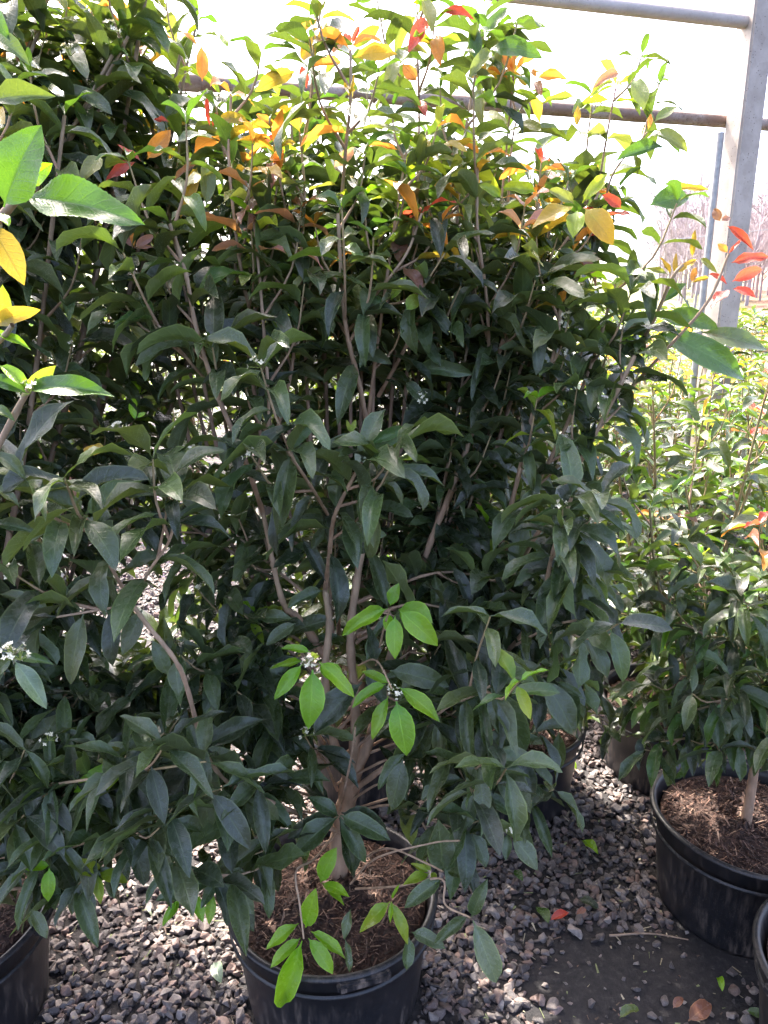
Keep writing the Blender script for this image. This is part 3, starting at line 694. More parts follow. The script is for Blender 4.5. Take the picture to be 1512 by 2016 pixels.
# rows: f0 f1 r0 r1(mm) leaf_start mode flush branchlets | x,y ...
STEMS = """
1.46 1.44 15 8 .99 n - 0 | 690,1540 650,1440 640,1330 648,1230 640,1163
1.44 1.33 8 4 .50 u - 2 | 640,1163 648,1100 655,1031 672,985 712,910
1.42 1.30 5 3.5 .45 u - 1 | 655,1031 620,970 566,888
1.46 1.50 15 9 .95 n - 0 | 692,1540 700,1400 690,1250 712,1080 735,900
1.50 1.46 8 4.5 .55 u - 3 | 735,900 708,760 683,655 672,540 665,420
1.47 1.52 4.5 3 .35 u none 2 | 681,657 640,590 590,510 560,430
1.47 1.50 4.5 3 .30 u - 2 | 684,655 740,580 800,500 830,420
1.46 1.44 5 3.5 .2 u orange 2 | 668,460 680,300 690,200 690,100
1.46 1.52 17 9 .97 n - 0 | 696,1530 740,1420 780,1250 815,1160
1.52 1.58 9 6.5 .60 u - 3 | 815,1160 850,1060 895,950 930,850 962,765
1.58 1.62 6.5 4 .30 u - 5 | 962,765 990,670 1015,590 1040,500 1062,400
1.58 1.56 5 3.5 .30 u none 4 | 962,765 962,660 955,560 940,450 940,330
1.60 1.68 4.5 3 .35 u - 3 | 980,700 1060,560 1110,480 1180,380
1.50 1.42 12 6 .80 n - 1 | 640,1290 590,1220 555,1180 518,1010
1.42 1.36 7 4.5 .45 u - 4 | 518,1010 480,900 425,770 385,640 366,540 335,440
1.42 1.46 5 3.5 .40 u - 4 | 500,950 528,830 522,690 512,560 500,430
1.40 1.36 4 2.8 .45 u none 2 | 420,765 380,720 330,660 300,630
1.52 1.55 6 3 .30 u - 5 | 720,860 740,700 760,560 780,420 800,300
1.55 1.60 6 3 .30 u yellow 5 | 745,780 800,680 850,560 880,430 900,300
1.50 1.55 6 3 .30 u yellow 5 | 540,870 575,720 585,560 600,400 590,260
1.47 1.5 5 3 .30 u orange 5 | 515,700 480,560 460,420 450,300 455,190
1.50 1.60 10 6 .80 n - 1 | 740,1430 850,1330 930,1220 965,1190
1.60 1.55 8 5 .55 u - 4 | 960,1200 990,1060 1030,900 1050,810 1090,700 1105,600
1.60 1.50 7 4 .45 u - 4 | 960,1190 1020,1030 1110,850 1170,700 1210,560
1.55 1.45 8 5 .60 u - 2 | 960,1200 1040,1080 1130,930 1190,820 1250,700
1.45 1.42 5 3.5 .35 n - 0 | 1250,700 1291,622 1323,548 1345,520
1.46 1.42 4.5 3 .60 n - 0 | 1240,765 1310,690 1392,596 1435,500
1.56 1.36 8 4.5 .55 u - 2 | 930,1330 1010,1270 1065,1180 1090,1080 1125,980
1.40 1.34 4 3 .7 d - 0 | 1015,1270 1080,1235 1135,1220
1.56 1.40 5 3.5 .50 u - 2 | 1060,1180 1110,1160 1140,1137
1.46 1.36 9 5 .97 n - 0 | 690,1560 770,1500 800,1470 860,1430
1.40 1.30 5 3 .60 d - 1 | 800,1470 870,1400 930,1370 966,1350
1.38 1.30 4 2.5 .6 d - 0 | 830,1485 900,1495 965,1505
1.40 1.24 4 2.5 .6 d - 0 | 880,1480 920,1540 930,1560
1.46 1.24 8 5 .97 n - 0 | 670,1640 560,1590 455,1545 400,1480
1.24 1.20 6 5 .95 n - 0 | 400,1480 370,1360 345,1300 290,1230 262,1192
1.20 1.16 4.5 3 .45 u - 1 | 262,1192 215,1110 175,1030 163,1015
1.20 1.18 4 2.8 .45 u - 1 | 262,1192 290,1130 335,1060 347,975
1.20 1.18 3.5 2.5 .4 u - 0 | 258,1190 200,1200 110,1215
1.46 1.22 4 2.5 .7 d - 0 | 660,1650 560,1690 480,1720 430,1730
1.45 1.24 4 2.5 .95 n - 0 | 668,1600 690,1500 700,1430
1.44 1.20 4 2.2 .95 n - 0 | 660,1640 620,1690 583,1715 590,1780 598,1848
1.42 1.20 3.5 2.2 .95 n - 0 | 700,1700 760,1670 840,1700 872,1716
1.40 1.22 3 2 .95 n - 0 | 690,1740 740,1690 850,1660 905,1655
1.40 1.16 3.5 2.2 .95 n - 0 | 700,1750 780,1745 868,1730 876,1780 925,1806
1.42 1.18 3 2 .95 n - 0 | 700,1350 640,1315 612,1303
1.42 1.20 3 2 .95 n - 0 | 705,1310 740,1300 772,1356
1.40 1.20 3 2 .95 n - 0 | 740,1310 755,1240 768,1198
1.62 1.7 4 2.5 .4 u orange 2 | 820,420 825,250 822,100 820,-30
1.62 1.7 4 2.5 .45 u none 2 | 900,440 910,300 935,150 945,60
1.64 1.72 3.5 2 .7 u orange 0 | 985,420 1001,250 1011,150
1.64 1.72 3.5 2 .7 u none 0 | 1000,400 1011,262 1041,180
1.60 1.68 3.5 2 .7 u yellow 0 | 1170,420 1196,260 1213,170
1.60 1.66 3.5 2 .8 u none 0 | 1190,400 1211,335 1275,260
1.5 1.55 3.5 2 .7 u yellow 0 | 600,300 615,150 630,30 640,-10
"""
for row in lines(STEMS):
    f0, f1, r0, r1, ls = map(float, row[:5]); mode, fl, nb = row[5], row[6], int(row[7])
    pts = [tuple(map(float, q.split(','))) for q in row[9:]]; n = len(pts)
    fo = -.11 if r0 < 9 else -.03
    W = [P(x, y, f0 + fo * min(1, k * .7) + (f1 - f0) * k / (n - 1)) for k, (x, y) in enumerate(pts)]
    top = W[-1].z > 1.75
    path, g = mainp.stem(W, r0 / 1000 * (.72 if r0 < 9 else .9), r1 / 1000 * .72, BARK if r0 > 5 else (.48, .33, .23), (REDDISH if fl in ('orange', 'yellow') and r1 < 3 else (.44, .32, .21)), n * 6, 8)
    if mode == 'n':
        if nb: branchlets(mainp, path, g, .5, nb, .15, .12, 'up', zlo=9)
        continue
    flush = None if fl == '-' else fl
    if flush is None and W[-1].z > 1.55: flush = rnd_flush(W[-1].z)
    dress(mainp, path, ls * .85, .060, .128, 'down' if mode == 'd' else 'up', flush, dark=.3)
    branchlets(mainp, path, g, max(.15, ls - .2), nb + 1, .16, .112, 'up' if mode == 'u' else 'down', zlo=1.66)
# crown fill: leafy shoots under the outline of the shrub
for k in range(34):
    px = 170 + 1000 * (k + R.uniform(.1, .9)) / 34; ty = 170 + max(0, px - 650) * .36 + R.uniform(0, 150); f = R.uniform(1.62, 1.95)
    e = P(px, ty, f); b0 = P(px + (690 - px) * .35, 900, f - .1); path, g = mainp.stem([b0, (b0 * 1.1 + e * .9) / 2, e], .005, .0025, BARK_D, (.4, .3, .2), 16, 6)
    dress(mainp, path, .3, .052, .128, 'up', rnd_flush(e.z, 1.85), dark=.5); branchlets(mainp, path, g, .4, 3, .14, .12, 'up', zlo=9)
# leafy fill through the heart of the shrub
for k in range(24):
    az = R.uniform(0, 6.28); b0 = TB + Vector((math.cos(az) * .16, abs(math.sin(az)) * .12 + .04, R.uniform(.5, .75)))
    sp_ = R.uniform(.1, .52); hh = R.uniform(1.05, 1.88); o = Vector((math.cos(az) * 1.1, abs(math.sin(az)) * .5 + .22, 0))
    if o.x > 0 and hh > 1.85: hh -= .25 * sp_ / .5
    pts = [b0, b0 + o * sp_ * .35 + UP * (hh - b0.z) * .3, b0 + o * sp_ * .75 + UP * (hh - b0.z) * .65, b0 + o * sp_ + UP * (hh - b0.z)]
    path, g = mainp.stem(pts, .0055, .0026, BARK_D, (.25, .2, .12), 20, 6)
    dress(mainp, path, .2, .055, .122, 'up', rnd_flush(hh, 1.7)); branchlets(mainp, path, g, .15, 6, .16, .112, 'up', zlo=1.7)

for k in range(24):
    az = (R.uniform(-3.3, -2.25), R.uniform(-.85, .35), R.uniform(.2, 2.9))[k % 3]; o = Vector((math.cos(az), math.sin(az) * .55 + .12, 0)); b0 = TB + Vector((0, 0, R.uniform(.30, .72))) + o * .05; sp_ = R.uniform(.12, .46)
    path, g = mainp.stem([b0, b0 + o * sp_ * .5 + UP * .07, b0 + o * sp_ + UP * R.uniform(.02, .2)], .0042, .0022, BARK, (.3, .23, .15), 12, 6)
    dress(mainp, path, .35, .05, .128, 'down', None, wr=.34); branchlets(mainp, path, g, .3, 3, .13, .118, 'down', zlo=9)

for bx, by, ff, n_ in ((900, 1400, 1.35, 3), (960, 1500, 1.30, 3), (1000, 1600, 1.32, 3), (900, 1640, 1.28, 2), (860, 1560, 1.36, 2), (540, 1560, 1.36, 3), (500, 1650, 1.30, 3), (590, 1480, 1.38, 3), (440, 1600, 1.28, 2), (1080, 1330, 1.45, 3), (1010, 1230, 1.45, 3), (900, 1240, 1.46, 3), (520, 1380, 1.40, 3), (470, 1290, 1.42, 3), (820, 1380, 1.42, 2), (1180, 1180, 1.45, 3)):
    e = P(bx, by, ff); b0 = TB + UP * max(.1, (e.z - TB.z) * .6); path, g = mainp.stem([b0, (b0 + e) / 2 + UP * .05, e], .0038, .002, BARK, (.4, .3, .2), 14, 6)
    dress(mainp, path, .72, .045, .122, 'down', None, wr=.38); branchlets(mainp, path, g, .6, n_, .12, .115, 'down', zlo=9)

# leaves read off the photo: base x y, tip x y, colour, distance, width ratio, arch
LV = """
768 1193 785 1148 l 1.19 .62 .3
763 1198 674 1252 l 1.19 .40 .5
785 1200 852 1226 l 1.20 .75 .9
787 1203 862 1272 l 1.18 .46 .6
778 1213 778 1298 l 1.17 .45 .5
768 1210 758 1240 l 1.19 .5 .4
598 1302 532 1317 l 1.18 .26 .4
595 1308 540 1378 l 1.17 .36 .4
615 1318 607 1436 l 1.16 .46 .4
628 1303 698 1374 l 1.17 .36 .6
630 1308 676 1350 l 1.18 .72 .9
612 1285 553 1277 l 1.18 .36 .7
760 1347 693 1394 l 1.19 .40 .7
765 1370 733 1457 l 1.18 .32 .5
780 1380 800 1488 l 1.17 .48 .4
785 1353 866 1421 l 1.18 .36 .5
765 1345 712 1322 l 1.20 .40 .5
595 1852 553 1984 l 1.17 .42 .5
592 1847 532 1906 l 1.18 .36 .5
588 1818 524 1870 l 1.19 .36 .5
607 1847 655 1918 l 1.18 .36 .5
612 1834 680 1888 l 1.19 .40 .6
602 1826 622 1748 l 1.19 .44 .4
631 1738 663 1668 l 1.20 .40 .4
635 1740 688 1766 l 1.20 .40 .8
640 1745 678 1783 l 1.20 .30 .8
768 1775 708 1836 k 1.20 .42 .4
770 1775 803 1860 k 1.20 .28 .4
770 1775 768 1817 l 1.20 .26 .4
772 1770 788 1740 l 1.20 .30 .4
845 1720 793 1743 k 1.22 .42 .6
848 1715 832 1692 k 1.22 .40 .4
845 1718 808 1700 k 1.22 .40 .4
852 1716 858 1740 k 1.22 .45 .4
345 1774 320 1824 l 1.22 .36 .7
352 1770 332 1812 l 1.23 .36 .7
380 1759 400 1816 l 1.22 .42 .5
420 1759 412 1820 l 1.22 .42 .5
395 1762 375 1806 k 1.23 .40 .5
667 1607 605 1569 g 1.30 .50 .5
665 1608 577 1687 g 1.28 .44 .5
665 1605 566 1652 d 1.30 .44 .5
669 1607 720 1699 g 1.28 .36 .5
668 1610 697 1729 d 1.28 .40 .5
670 1605 769 1655 g 1.27 .42 .5
672 1600 763 1637 d 1.30 .46 .7
393 1476 268 1531 g 1.22 .44 .6
392 1478 318 1619 d 1.20 .46 .4
395 1480 410 1636 g 1.19 .44 .4
398 1476 488 1533 g 1.21 .46 .6
400 1472 525 1416 d 1.24 .46 .5
430 1729 306 1774 g 1.20 .36 .5
432 1731 500 1800 g 1.20 .46 .5
435 1727 540 1646 g 1.24 .40 .5
428 1731 395 1789 g 1.20 .46 .4
440 1735 500 1834 d 1.22 .44 .4
961 1349 878 1389 g 1.28 .44 .5
964 1352 906 1425 g 1.27 .44 .4
968 1354 990 1452 g 1.26 .44 .4
966 1352 1036 1478 g 1.26 .46 .5
970 1345 1060 1310 g 1.30 .40 .6
968 1348 1048 1372 d 1.30 .42 .6
926 1559 924 1630 g 1.24 .55 .3
936 1558 1026 1618 g 1.24 .44 .6
976 1524 1028 1614 g 1.25 .44 .5
964 1509 1038 1543 g 1.26 .40 .6
964 1504 1010 1470 g 1.28 .44 .6
873 1716 863 1613 g 1.20 .50 .4
878 1712 924 1619 g 1.20 .46 .4
882 1716 920 1730 g 1.20 .60 .8
931 1812 977 1935 w 1.14 .42 .6
928 1806 960 1730 g 1.16 .36 .5
922 1804 855 1860 g 1.18 .36 .6
870 1730 796 1788 g 1.20 .46 .7
805 1845 800 1910 g 1.18 .60 .3
810 1835 877 1868 g 1.18 .44 .5
690 1790 678 1850 g 1.22 .40 .4
680 1850 688 1915 g 1.20 .36 .4
930 1640 957 1708 g 1.26 .55 .4
1006 1644 1059 1714 g 1.25 .50 .5
1000 1640 996 1694 g 1.25 .55 .4
793 1494 770 1596 g 1.28 .44 .4
800 1480 745 1555 g 1.30 .44 .4
1136 1137 1046 1180 g 1.33 .40 .6
1142 1143 1190 1234 g 1.31 .40 .5
1146 1127 1118 1072 k 1.33 .36 .5
1155 1118 1238 1112 l 1.33 .24 .5
1148 1135 1218 1190 g 1.34 .44 .6
1130 1145 1105 1230 g 1.33 .38 .4
1131 1223 1196 1335 g 1.30 .44 .5
1128 1220 1190 1265 d 1.32 .44 .6
1125 1007 1160 1091 G 1.36 .50 .5
1120 1005 1036 1045 G 1.37 .44 .7
1068 1337 1133 1450 g 1.32 .44 .5
1095 1342 1152 1378 g 1.33 .36 .5
653 1033 613 1082 g 1.38 .50 .5
650 1030 562 1033 g 1.40 .32 1.1
660 1062 762 1054 g 1.37 .34 1.0
663 1030 750 1036 g 1.39 .34 1.0
660 1066 735 1085 d 1.41 .50 .4
602 1083 538 1118 d 1.42 .60 .4
595 1060 641 1145 d 1.42 .40 .3
637 1163 566 1197 g 1.40 .42 .5
580 1220 497 1217 g 1.36 .34 .6
582 1227 523 1271 g 1.36 .44 .5
767 1320 885 1352 g 1.30 .36 .5
713 1343 618 1444 d 1.28 .42 .4
740 1307 722 1230 d 1.30 .44 .3
720 1310 760 1390 d 1.30 .44 .3
729 874 805 842 G 1.34 .34 .8
731 886 807 861 G 1.34 .34 .9
700 861 630 885 g 1.36 .34 .9
717 881 702 918 w 1.33 .60 .5
727 911 826 945 g 1.34 .34 .8
697 887 625 915 g 1.36 .34 .8
717 921 716 968 g 1.34 .55 .3
564 888 506 879 g 1.32 .36 .7
568 886 622 834 G 1.32 .36 .7
570 890 628 886 g 1.32 .40 1.1
565 893 590 925 g 1.32 .50 .5
677 691 570 693 g 1.44 .26 .7
707 691 772 717 g 1.44 .34 1.0
829 667 868 722 g 1.48 .44 .6
817 724 932 738 g 1.48 .30 .6
799 751 837 795 g 1.46 .46 .6
700 735 680 790 G 1.42 .44 .6
560 720 640 750 g 1.5 .36 .9
1297 592 1216 525 G 1.44 .46 .8
1295 624 1414 648 G 1.42 .34 1.1
1297 656 1466 748 G 1.40 .32 1.3
1287 626 1224 667 w 1.43 .62 .8
1381 654 1512 690 g 1.42 .34 1.0
1300 600 1352 558 G 1.44 .34 .7
1250 700 1160 640 G 1.46 .34 .9
1120 560 1040 520 g 1.5 .36 .9
163 1012 75 975 g 1.18 .34 .9
165 1016 52 1072 g 1.17 .34 .7
168 1012 290 938 G 1.17 .36 .8
170 1018 240 1086 g 1.16 .50 .5
120 1140 95 1085 g 1.2 .36 .4
100 1210 0 1170 g 1.2 .36 .8
345 975 250 980 g 1.19 .34 .9
350 972 425 1020 g 1.19 .34 .9
280 1200 240 1290 g 1.22 .44 .5
330 1330 300 1260 g 1.23 .44 .5
345 1300 352 1370 g 1.20 .55 .5
290 313 336 256 o 1.50 .60 .4
278 317 230 284 r 1.50 .24 .4
267 318 208 356 r 1.50 .30 .5
398 160 397 91 o 1.55 .46 .3
390 92 353 60 o 1.56 .30 .5
333 240 303 236 r 1.6 .36 .5
413 248 408 190 r 1.55 .26 .3
419 250 429 220 r 1.55 .40 .4
388 330 355 429 y 1.50 .30 .7
407 317 405 404 v 1.49 .42 .6
387 325 343 356 b 1.52 .28 .5
490 240 432 233 y 1.52 .36 .8
448 95 432 65 k 1.6 .5 .4
265 488 305 463 p 1.40 .34 .5
262 488 238 455 b 1.40 .34 .4
266 490 303 487 p 1.40 .34 .6
264 486 257 452 o 1.40 .30 .4
200 308 160 360 v 1.45 .50 .8
627 37 577 90 o 1.60 .36 .7
634 52 591 124 y 1.58 .44 .5
604 174 594 128 r 1.60 .50 .3
677 128 610 136 o 1.60 .36 .9
672 120 640 150 k 1.62 .40 .6
665 70 655 106 b 1.58 .60 .4
690 87 677 65 r 1.58 .60 .5
692 87 709 50 r 1.58 .36 .4
696 97 749 52 k 1.60 .34 .5
697 113 782 107 y 1.58 .36 .9
704 110 757 87 y 1.60 .40 .6
777 112 758 182 v 1.58 .36 .6
581 143 503 181 y 1.60 .34 .8
584 218 527 248 y 1.58 .36 .7
540 250 505 225 o 1.55 .40 .5
837 32 804 104 r 1.66 .36 .6
834 0 850 66 v 1.64 .44 .6
859 68 867 131 o 1.66 .42 .5
866 27 934 39 r 1.66 .30 .9
861 88 803 84 y 1.66 .30 .7
791 100 845 108 v 1.66 .34 .9
821 160 793 127 o 1.64 .60 .4
821 158 792 152 o 1.64 .36 .5
827 197 838 231 r 1.64 .36 .4
954 67 1000 14 G 1.66 .40 .4
934 117 937 50 G 1.66 .46 .3
963 97 1068 115 G 1.66 .34 1.0
967 100 921 158 v 1.64 .42 .9
947 173 949 252 v 1.62 .36 .6
782 295 725 287 o 1.56 .30 .8
657 330 700 290 p 1.56 .44 .5
534 318 534 371 p 1.50 .54 .4
540 300 556 315 o 1.50 .8 .5
1008 145 986 105 o 1.70 .40 .4
1009 143 1016 100 o 1.70 .36 .4
1038 172 1006 142 y 1.70 .40 .7
1001 157 961 135 o 1.70 .28 .6
1056 155 1117 156 o 1.70 .40 .8
1056 152 1048 136 o 1.70 .5 .4
1053 160 1066 190 b 1.70 .40 .6
1058 197 1011 180 k 1.70 .40 .7
1066 205 1136 192 k 1.70 .36 .7
1221 145 1166 175 b 1.66 .40 .8
1206 160 1161 193 k 1.66 .44 .7
1248 155 1267 218 v 1.66 .46 .8
1136 250 1138 208 y 1.66 .38 .3
1276 255 1281 224 o 1.64 .34 .4
1288 240 1334 210 v 1.64 .40 .5
1286 262 1354 301 v 1.64 .44 1.0
1208 320 1307 290 G 1.62 .34 .9
1128 407 1047 451 y 1.46 .46 .6
1151 410 1207 483 y 1.46 .50 .6
1136 415 1128 469 k 1.46 .60 .4
1131 402 1080 374 v 1.48 .50 .7
1146 400 1201 340 k 1.48 .44 .5
1056 378 990 370 k 1.50 .50 .7
986 390 943 364 k 1.50 .50 .8
1223 410 1186 384 r 1.5 .60 .6
1278 405 1357 390 G 1.5 .70 .8
1321 371 1396 374 y 1.5 .25 .4
1442 554 1500 530 r 1.42 .36 .5
1440 517 1514 507 r 1.42 .34 .5
1432 570 1400 608 r 1.41 .48 .4
1443 569 1488 586 r 1.41 .42 .7
1432 445 1483 492 r 1.44 .28 .8
1432 497 1413 480 o 1.43 .60 .5
1434 500 1460 472 r 1.43 .20 .4
1418 436 1405 411 b 1.44 .80 .5
1420 435 1438 428 b 1.44 .5 .5
1394 540 1431 560 r 1.43 .30 .7
1320 542 1299 507 y 1.42 .30 .4
1327 540 1331 497 y 1.42 .26 .3
1333 537 1372 511 y 1.42 .34 .4
1315 540 1270 528 v 1.42 .26 .5
1363 507 1369 452 y 1.43 .24 .4
1378 508 1412 538 v 1.43 .26 .6
1362 556 1371 526 o 1.42 .36 .4
1362 556 1396 547 y 1.42 .36 .4
690 852 682 826 k 1.28 .4 .3
692 852 701 826 k 1.28 .36 .3
545 646 537 620 k 1.32 .4 .3
547 646 554 622 k 1.32 .36 .3
150 985 138 938 p 1.14 .26 .3
154 988 158 948 k 1.14 .26 .3
266 826 254 794 l 1.16 .46 .4
270 822 287 812 l 1.16 .5 .4
210 888 164 884 y 1.16 .6 .4
300 690 255 640 v 1.25 .44 .7
770 590 800 545 k 1.34 .34 .8
800 610 826 580 k 1.34 .7 .4
755 600 720 585 G 1.35 .5 .6
"""
for r_ in lines(LV):
    bx, by, tx, ty = map(float, r_[:4]); f = float(r_[5]) - (.14 if by < 480 else 0)
    mainp.leaf_px(bx, by, tx, ty, r_[4], f, f - .03 if by < ty else f + .01, float(r_[6]), float(r_[7]), up=.55 if by > 900 else .35)
for fx, fy, ff in ((612, 1310, 1.16), (775, 1362, 1.17), (1110, 350, 1.6), (745, 350, 1.5), (1245, 150, 1.66), (985, 400, 1.48), (640, 60, 1.58), (1010, 1640, 1.24), (835, 785, 1.46), (1260, 1140, 1.34), (228, 848, 1.2), (375, 890, 1.25), (820, 135, 1.6), (460, 330, 1.5), (690, 360, 1.5), (1180, 210, 1.66)):
    for q in range(2): mainp.flowers.append((P(fx + R.uniform(-6, 6), fy + R.uniform(-5, 5), ff - .02), R.uniform(.7, 1.0)))
mainp.finish(300 + 8, 3)
print('main leaves', len(mainp.leaves))

# ------------------------------------------------------------------ shrub beside it whose branches lean into the view
leftp = Plant('potted_shrub', left_c, 'tall dense shrub with big pale toothed leaves leaning past the centre shrub')
make_pot(leftp.root, .232, .198, .275, detail=2, seed=2)
LB = left_c + Vector((0, 0, .235))
V, F = tube([LB - UP * .03, LB + UP * .12], [.024, .018], 8); g = Geo(); g.put(V, F, (*BARK, 1)); leftp.stems.append(g)
for k in range(28):
    az = R.uniform(-.9, 2.9) if k % 3 else R.uniform(0, 6.28); sp_ = R.uniform(.12, .55); hh = R.uniform(1.2, 2.3); o = Vector((math.cos(az) * .7 + .75, math.sin(az) * .7 + .15, 0))
    if o.y < -.1: sp_ *= .6
    pts = [LB, LB + o * sp_ * .3 + UP * (hh - LB.z) * .3, LB + o * sp_ * .7 + UP * (hh - LB.z) * .65, LB + o * sp_ + UP * (hh - LB.z)]
    path, g = leftp.stem(pts, .010, .003, BARK_D, (.27, .2, .13), 22, 7); dress(leftp, path, .25, .05, .12, 'up', rnd_flush(hh, 1.75), thin=.95); branchlets(leftp, path, g, .2, 8, .17, .11, 'up', zlo=1.8)
for k in range(16):
    px = -60 + 330 * (k + R.uniform(.1, .9)) / 16; ty = R.uniform(-60, 150) + max(0, px - 120) * .5; f = R.uniform(1.4, 1.85)
    e = P(px, ty, f); b0 = LB + UP * .5 + (e - LB) * .15; path, g = leftp.stem([LB + UP * .1, b0, (b0 + e) / 2 + Vector((-.05, 0, .05)), e], .008, .003, BARK_D, (.4, .3, .2), 20, 6)
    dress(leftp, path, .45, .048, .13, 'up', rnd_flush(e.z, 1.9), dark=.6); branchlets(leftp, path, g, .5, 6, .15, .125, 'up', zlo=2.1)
for k in range(32):
    az = R.uniform(-.35, 1.1); ln = R.uniform(.3, .78); o = Vector((math.cos(az), math.sin(az), 0)); s_ = LB + UP * R.uniform(.02, .35)
    path, g = leftp.stem([s_, s_ + o * ln * .5 + UP * .12, s_ + o * ln + UP * (R.uniform(.1, .32) + max(0, ln - .45) * .5)], .004, .002, BARK, YOUNG, 12, 6); dress(leftp, path, .3, .05, .122, 'down', None); branchlets(leftp, path, g, .3, 4, .13, .115, 'down', zlo=9)
NB = """
.95 .86 6 4 | -230,900 -120,640 -30,470 40,385 60,350
.98 .92 5 3.5 | -150,1050 -60,960 0,870 50,777 75,745
.95 .90 4 3 | -160,820 -60,720 0,670 25,640
.98 .92 4 3 | -140,1480 -60,1380 0,1310 30,1285
"""
for row in lines(NB):
    f0, f1, r0, r1 = map(float, row[:4]); pts = [tuple(map(float, q.split(','))) for q in row[5:]]; n = len(pts)
    W = [P(x, y, f0 + (f1 - f0) * k / (n - 1)) for k, (x, y) in enumerate(pts)]; W = [LB + Vector((0, -.02, .35)) * 1.0, (LB + UP * .4 + W[0]) / 2 + UP * .1] + W
    leftp.stem(W, .008, r1 / 1000, BARK, (.34, .27, .18), 26, 8)
LL = """
48 388 286 443 G .86 .40 .5 1
8 408 82 246 G .84 .62 .4 1
53 360 104 322 l .86 .55 .7 1
0 420 18 446 l .85 .6 .5 1
-20 440 48 562 y .90 .40 .5 0
-10 640 80 610 y .92 .30 .6 0
-10 655 62 690 l .92 .34 .7 0
0 720 60 770 l .92 .40 .7 0
62 768 226 781 G .92 .30 .7 1
55 775 -30 740 G .92 .36 .6 1
60 772 110 720 k .93 .40 .6 0
-10 890 52 945 g .95 .40 .8 0
-20 800 30 830 G .94 .40 .8 0
20 640 5 560 k .93 .40 .5 0
-10 960 40 1000 g .95 .40 .7 0
25 1292 -20 1340 g .92 .36 .6 1
28 1300 92 1396 w .92 .34 .5 1
20 1290 110 1310 G .94 .30 .6 0
-10 1030 75 1050 g 1.0 .34 .8 0
-20 70 60 130 g 1.0 .45 .8 0
-20 200 110 190 g 1.0 .36 .7 0
-20 10 20 80 G 1.0 .5 .7 0
100 1540 60 1500 k 1.2 .36 .5 0
"""
for r_ in lines(LL):
    bx, by, tx, ty = map(float, r_[:4]); f = float(r_[5]); c = (.058, .125, .024, .28) if r_[4] == 'G' and r_[8] == '1' else r_[4]
    leftp.leaf_px(bx, by, tx, ty, c, f, f - .01, float(r_[6]), float(r_[7]), up=.3, pri=2, serr=int(r_[8]))
LC = """
240 1505 190 1497 v 1.22
238 1508 205 1530 k 1.22
242 1508 145 1560 l 1.21
244 1510 195 1565 k 1.21
248 1510 265 1585 k 1.20
250 1500 215 1470 v 1.23
98 1704 42 1710 l 1.16
97 1708 95 1775 l 1.15
190 1718 160 1690 k 1.17
190 1720 157 1722 k 1.17
193 1722 198 1780 k 1.16
196 1718 252 1738 k 1.17
250 1616 205 1709 g 1.18
254 1616 311 1712 g 1.18
248 1612 200 1562 g 1.2
60 1790 92 1848 g 1.14
330 1640 335 1712 v 1.25
150 1600 180 1650 g 1.2
60 1580 30 1650 g 1.2
270 800 258 785 l 1.22
205 888 165 885 k 1.20
"""
for r_ in lines(LC):
    bx, by, tx, ty = map(float, r_[:4]); f = float(r_[5]); leftp.leaf_px(bx, by, tx, ty, r_[4], f, f - .02, .44 if r_[4] != 'g' else .42, .5)
for fx, fy, ff in ((25, 1285, .90), (40, 1300, .90), (95, 1458, 1.2), (60, 775, .91), (140, 110, 1.3), (215, 60, 1.3), (20, 1300, .9)): leftp.flowers.append((P(fx, fy, ff), 1.0))
leftp.finish(270, 3); print('left leaves', len(leftp.leaves))

# ------------------------------------------------------------------ other potted shrubs
auto_plant('potted_shrub', midb_c, 1.82, .28, 9, 'leafy shrub in the black pot on gravel behind the centre shrub', None, .115, 170, 2, 1.78, detail=2, seed=3, bpn=6, spacing=.055, f_leaf=.12, lean=(-.08, 0), low=14)
auto_plant('potted_shrub', beh_c, 1.82, .38, 9, 'shrub in the slim ribbed pot hidden behind the centre shrub trunk', None, .115, 120, 2, 1.78, pot=(.172, .15, .285), detail=2, seed=4, low=8, bpn=7, f_leaf=.12)
auto_plant('potted_shrub', (-1.18, 2.10, 0), 2.38, .46, 15, 'tall shrub standing behind the one with big toothed leaves', None, .115, 150, 2, 1.95, seed=5, bpn=7, lean=(.16, -.05), spacing=.05)
auto_plant('potted_shrub', right_c, 1.34, .32, 9, 'low open shrub with a single grey trunk in the wide mulch-filled pot', None, .118, 230, 3, .75, detail=2, seed=6, low=0, tr=.014, sprays=((1300, 1460, 1.6), (1360, 1400, 1.5), (1330, 1330, 1.6), (1400, 1470, 1.48), (1260, 1390, 1.7), (1430, 1380, 1.45), (1380, 1250, 1.55), (1300, 1220, 1.62), (1480, 1440, 1.5), (1450, 1180, 1.5), (1350, 1120, 1.6)), bpn=7, mature='G', spacing=.055, trunk=.28, f_leaf=.24)
auto_plant('potted_shrub', corner_c, 1.05, .22, 5, 'small shrub whose black pot rim touches the wide mulch-filled pot', None, .10, 30, 2, 9, detail=2, seed=7, lean=(.18, 0), bpn=4)
auto_plant('potted_shrub', rb_c, 1.38, .36, 9, 'bushy short shrub in the pot behind the wide mulch-filled pot', None, .118, 160, 2, .7, detail=2, seed=8, low=14, bpn=7, f_leaf=.08, mature='G', spacing=.055)
auto_plant('potted_shrub', (.80, 2.92, 0), 1.40, .33, 8, 'lime-tipped short shrub in the second row of pots', 'short shrubs in the pot rows', .118, 110, 2, .7, seed=9, low=12, bpn=7, f_leaf=.1, mature='g', spacing=.06)
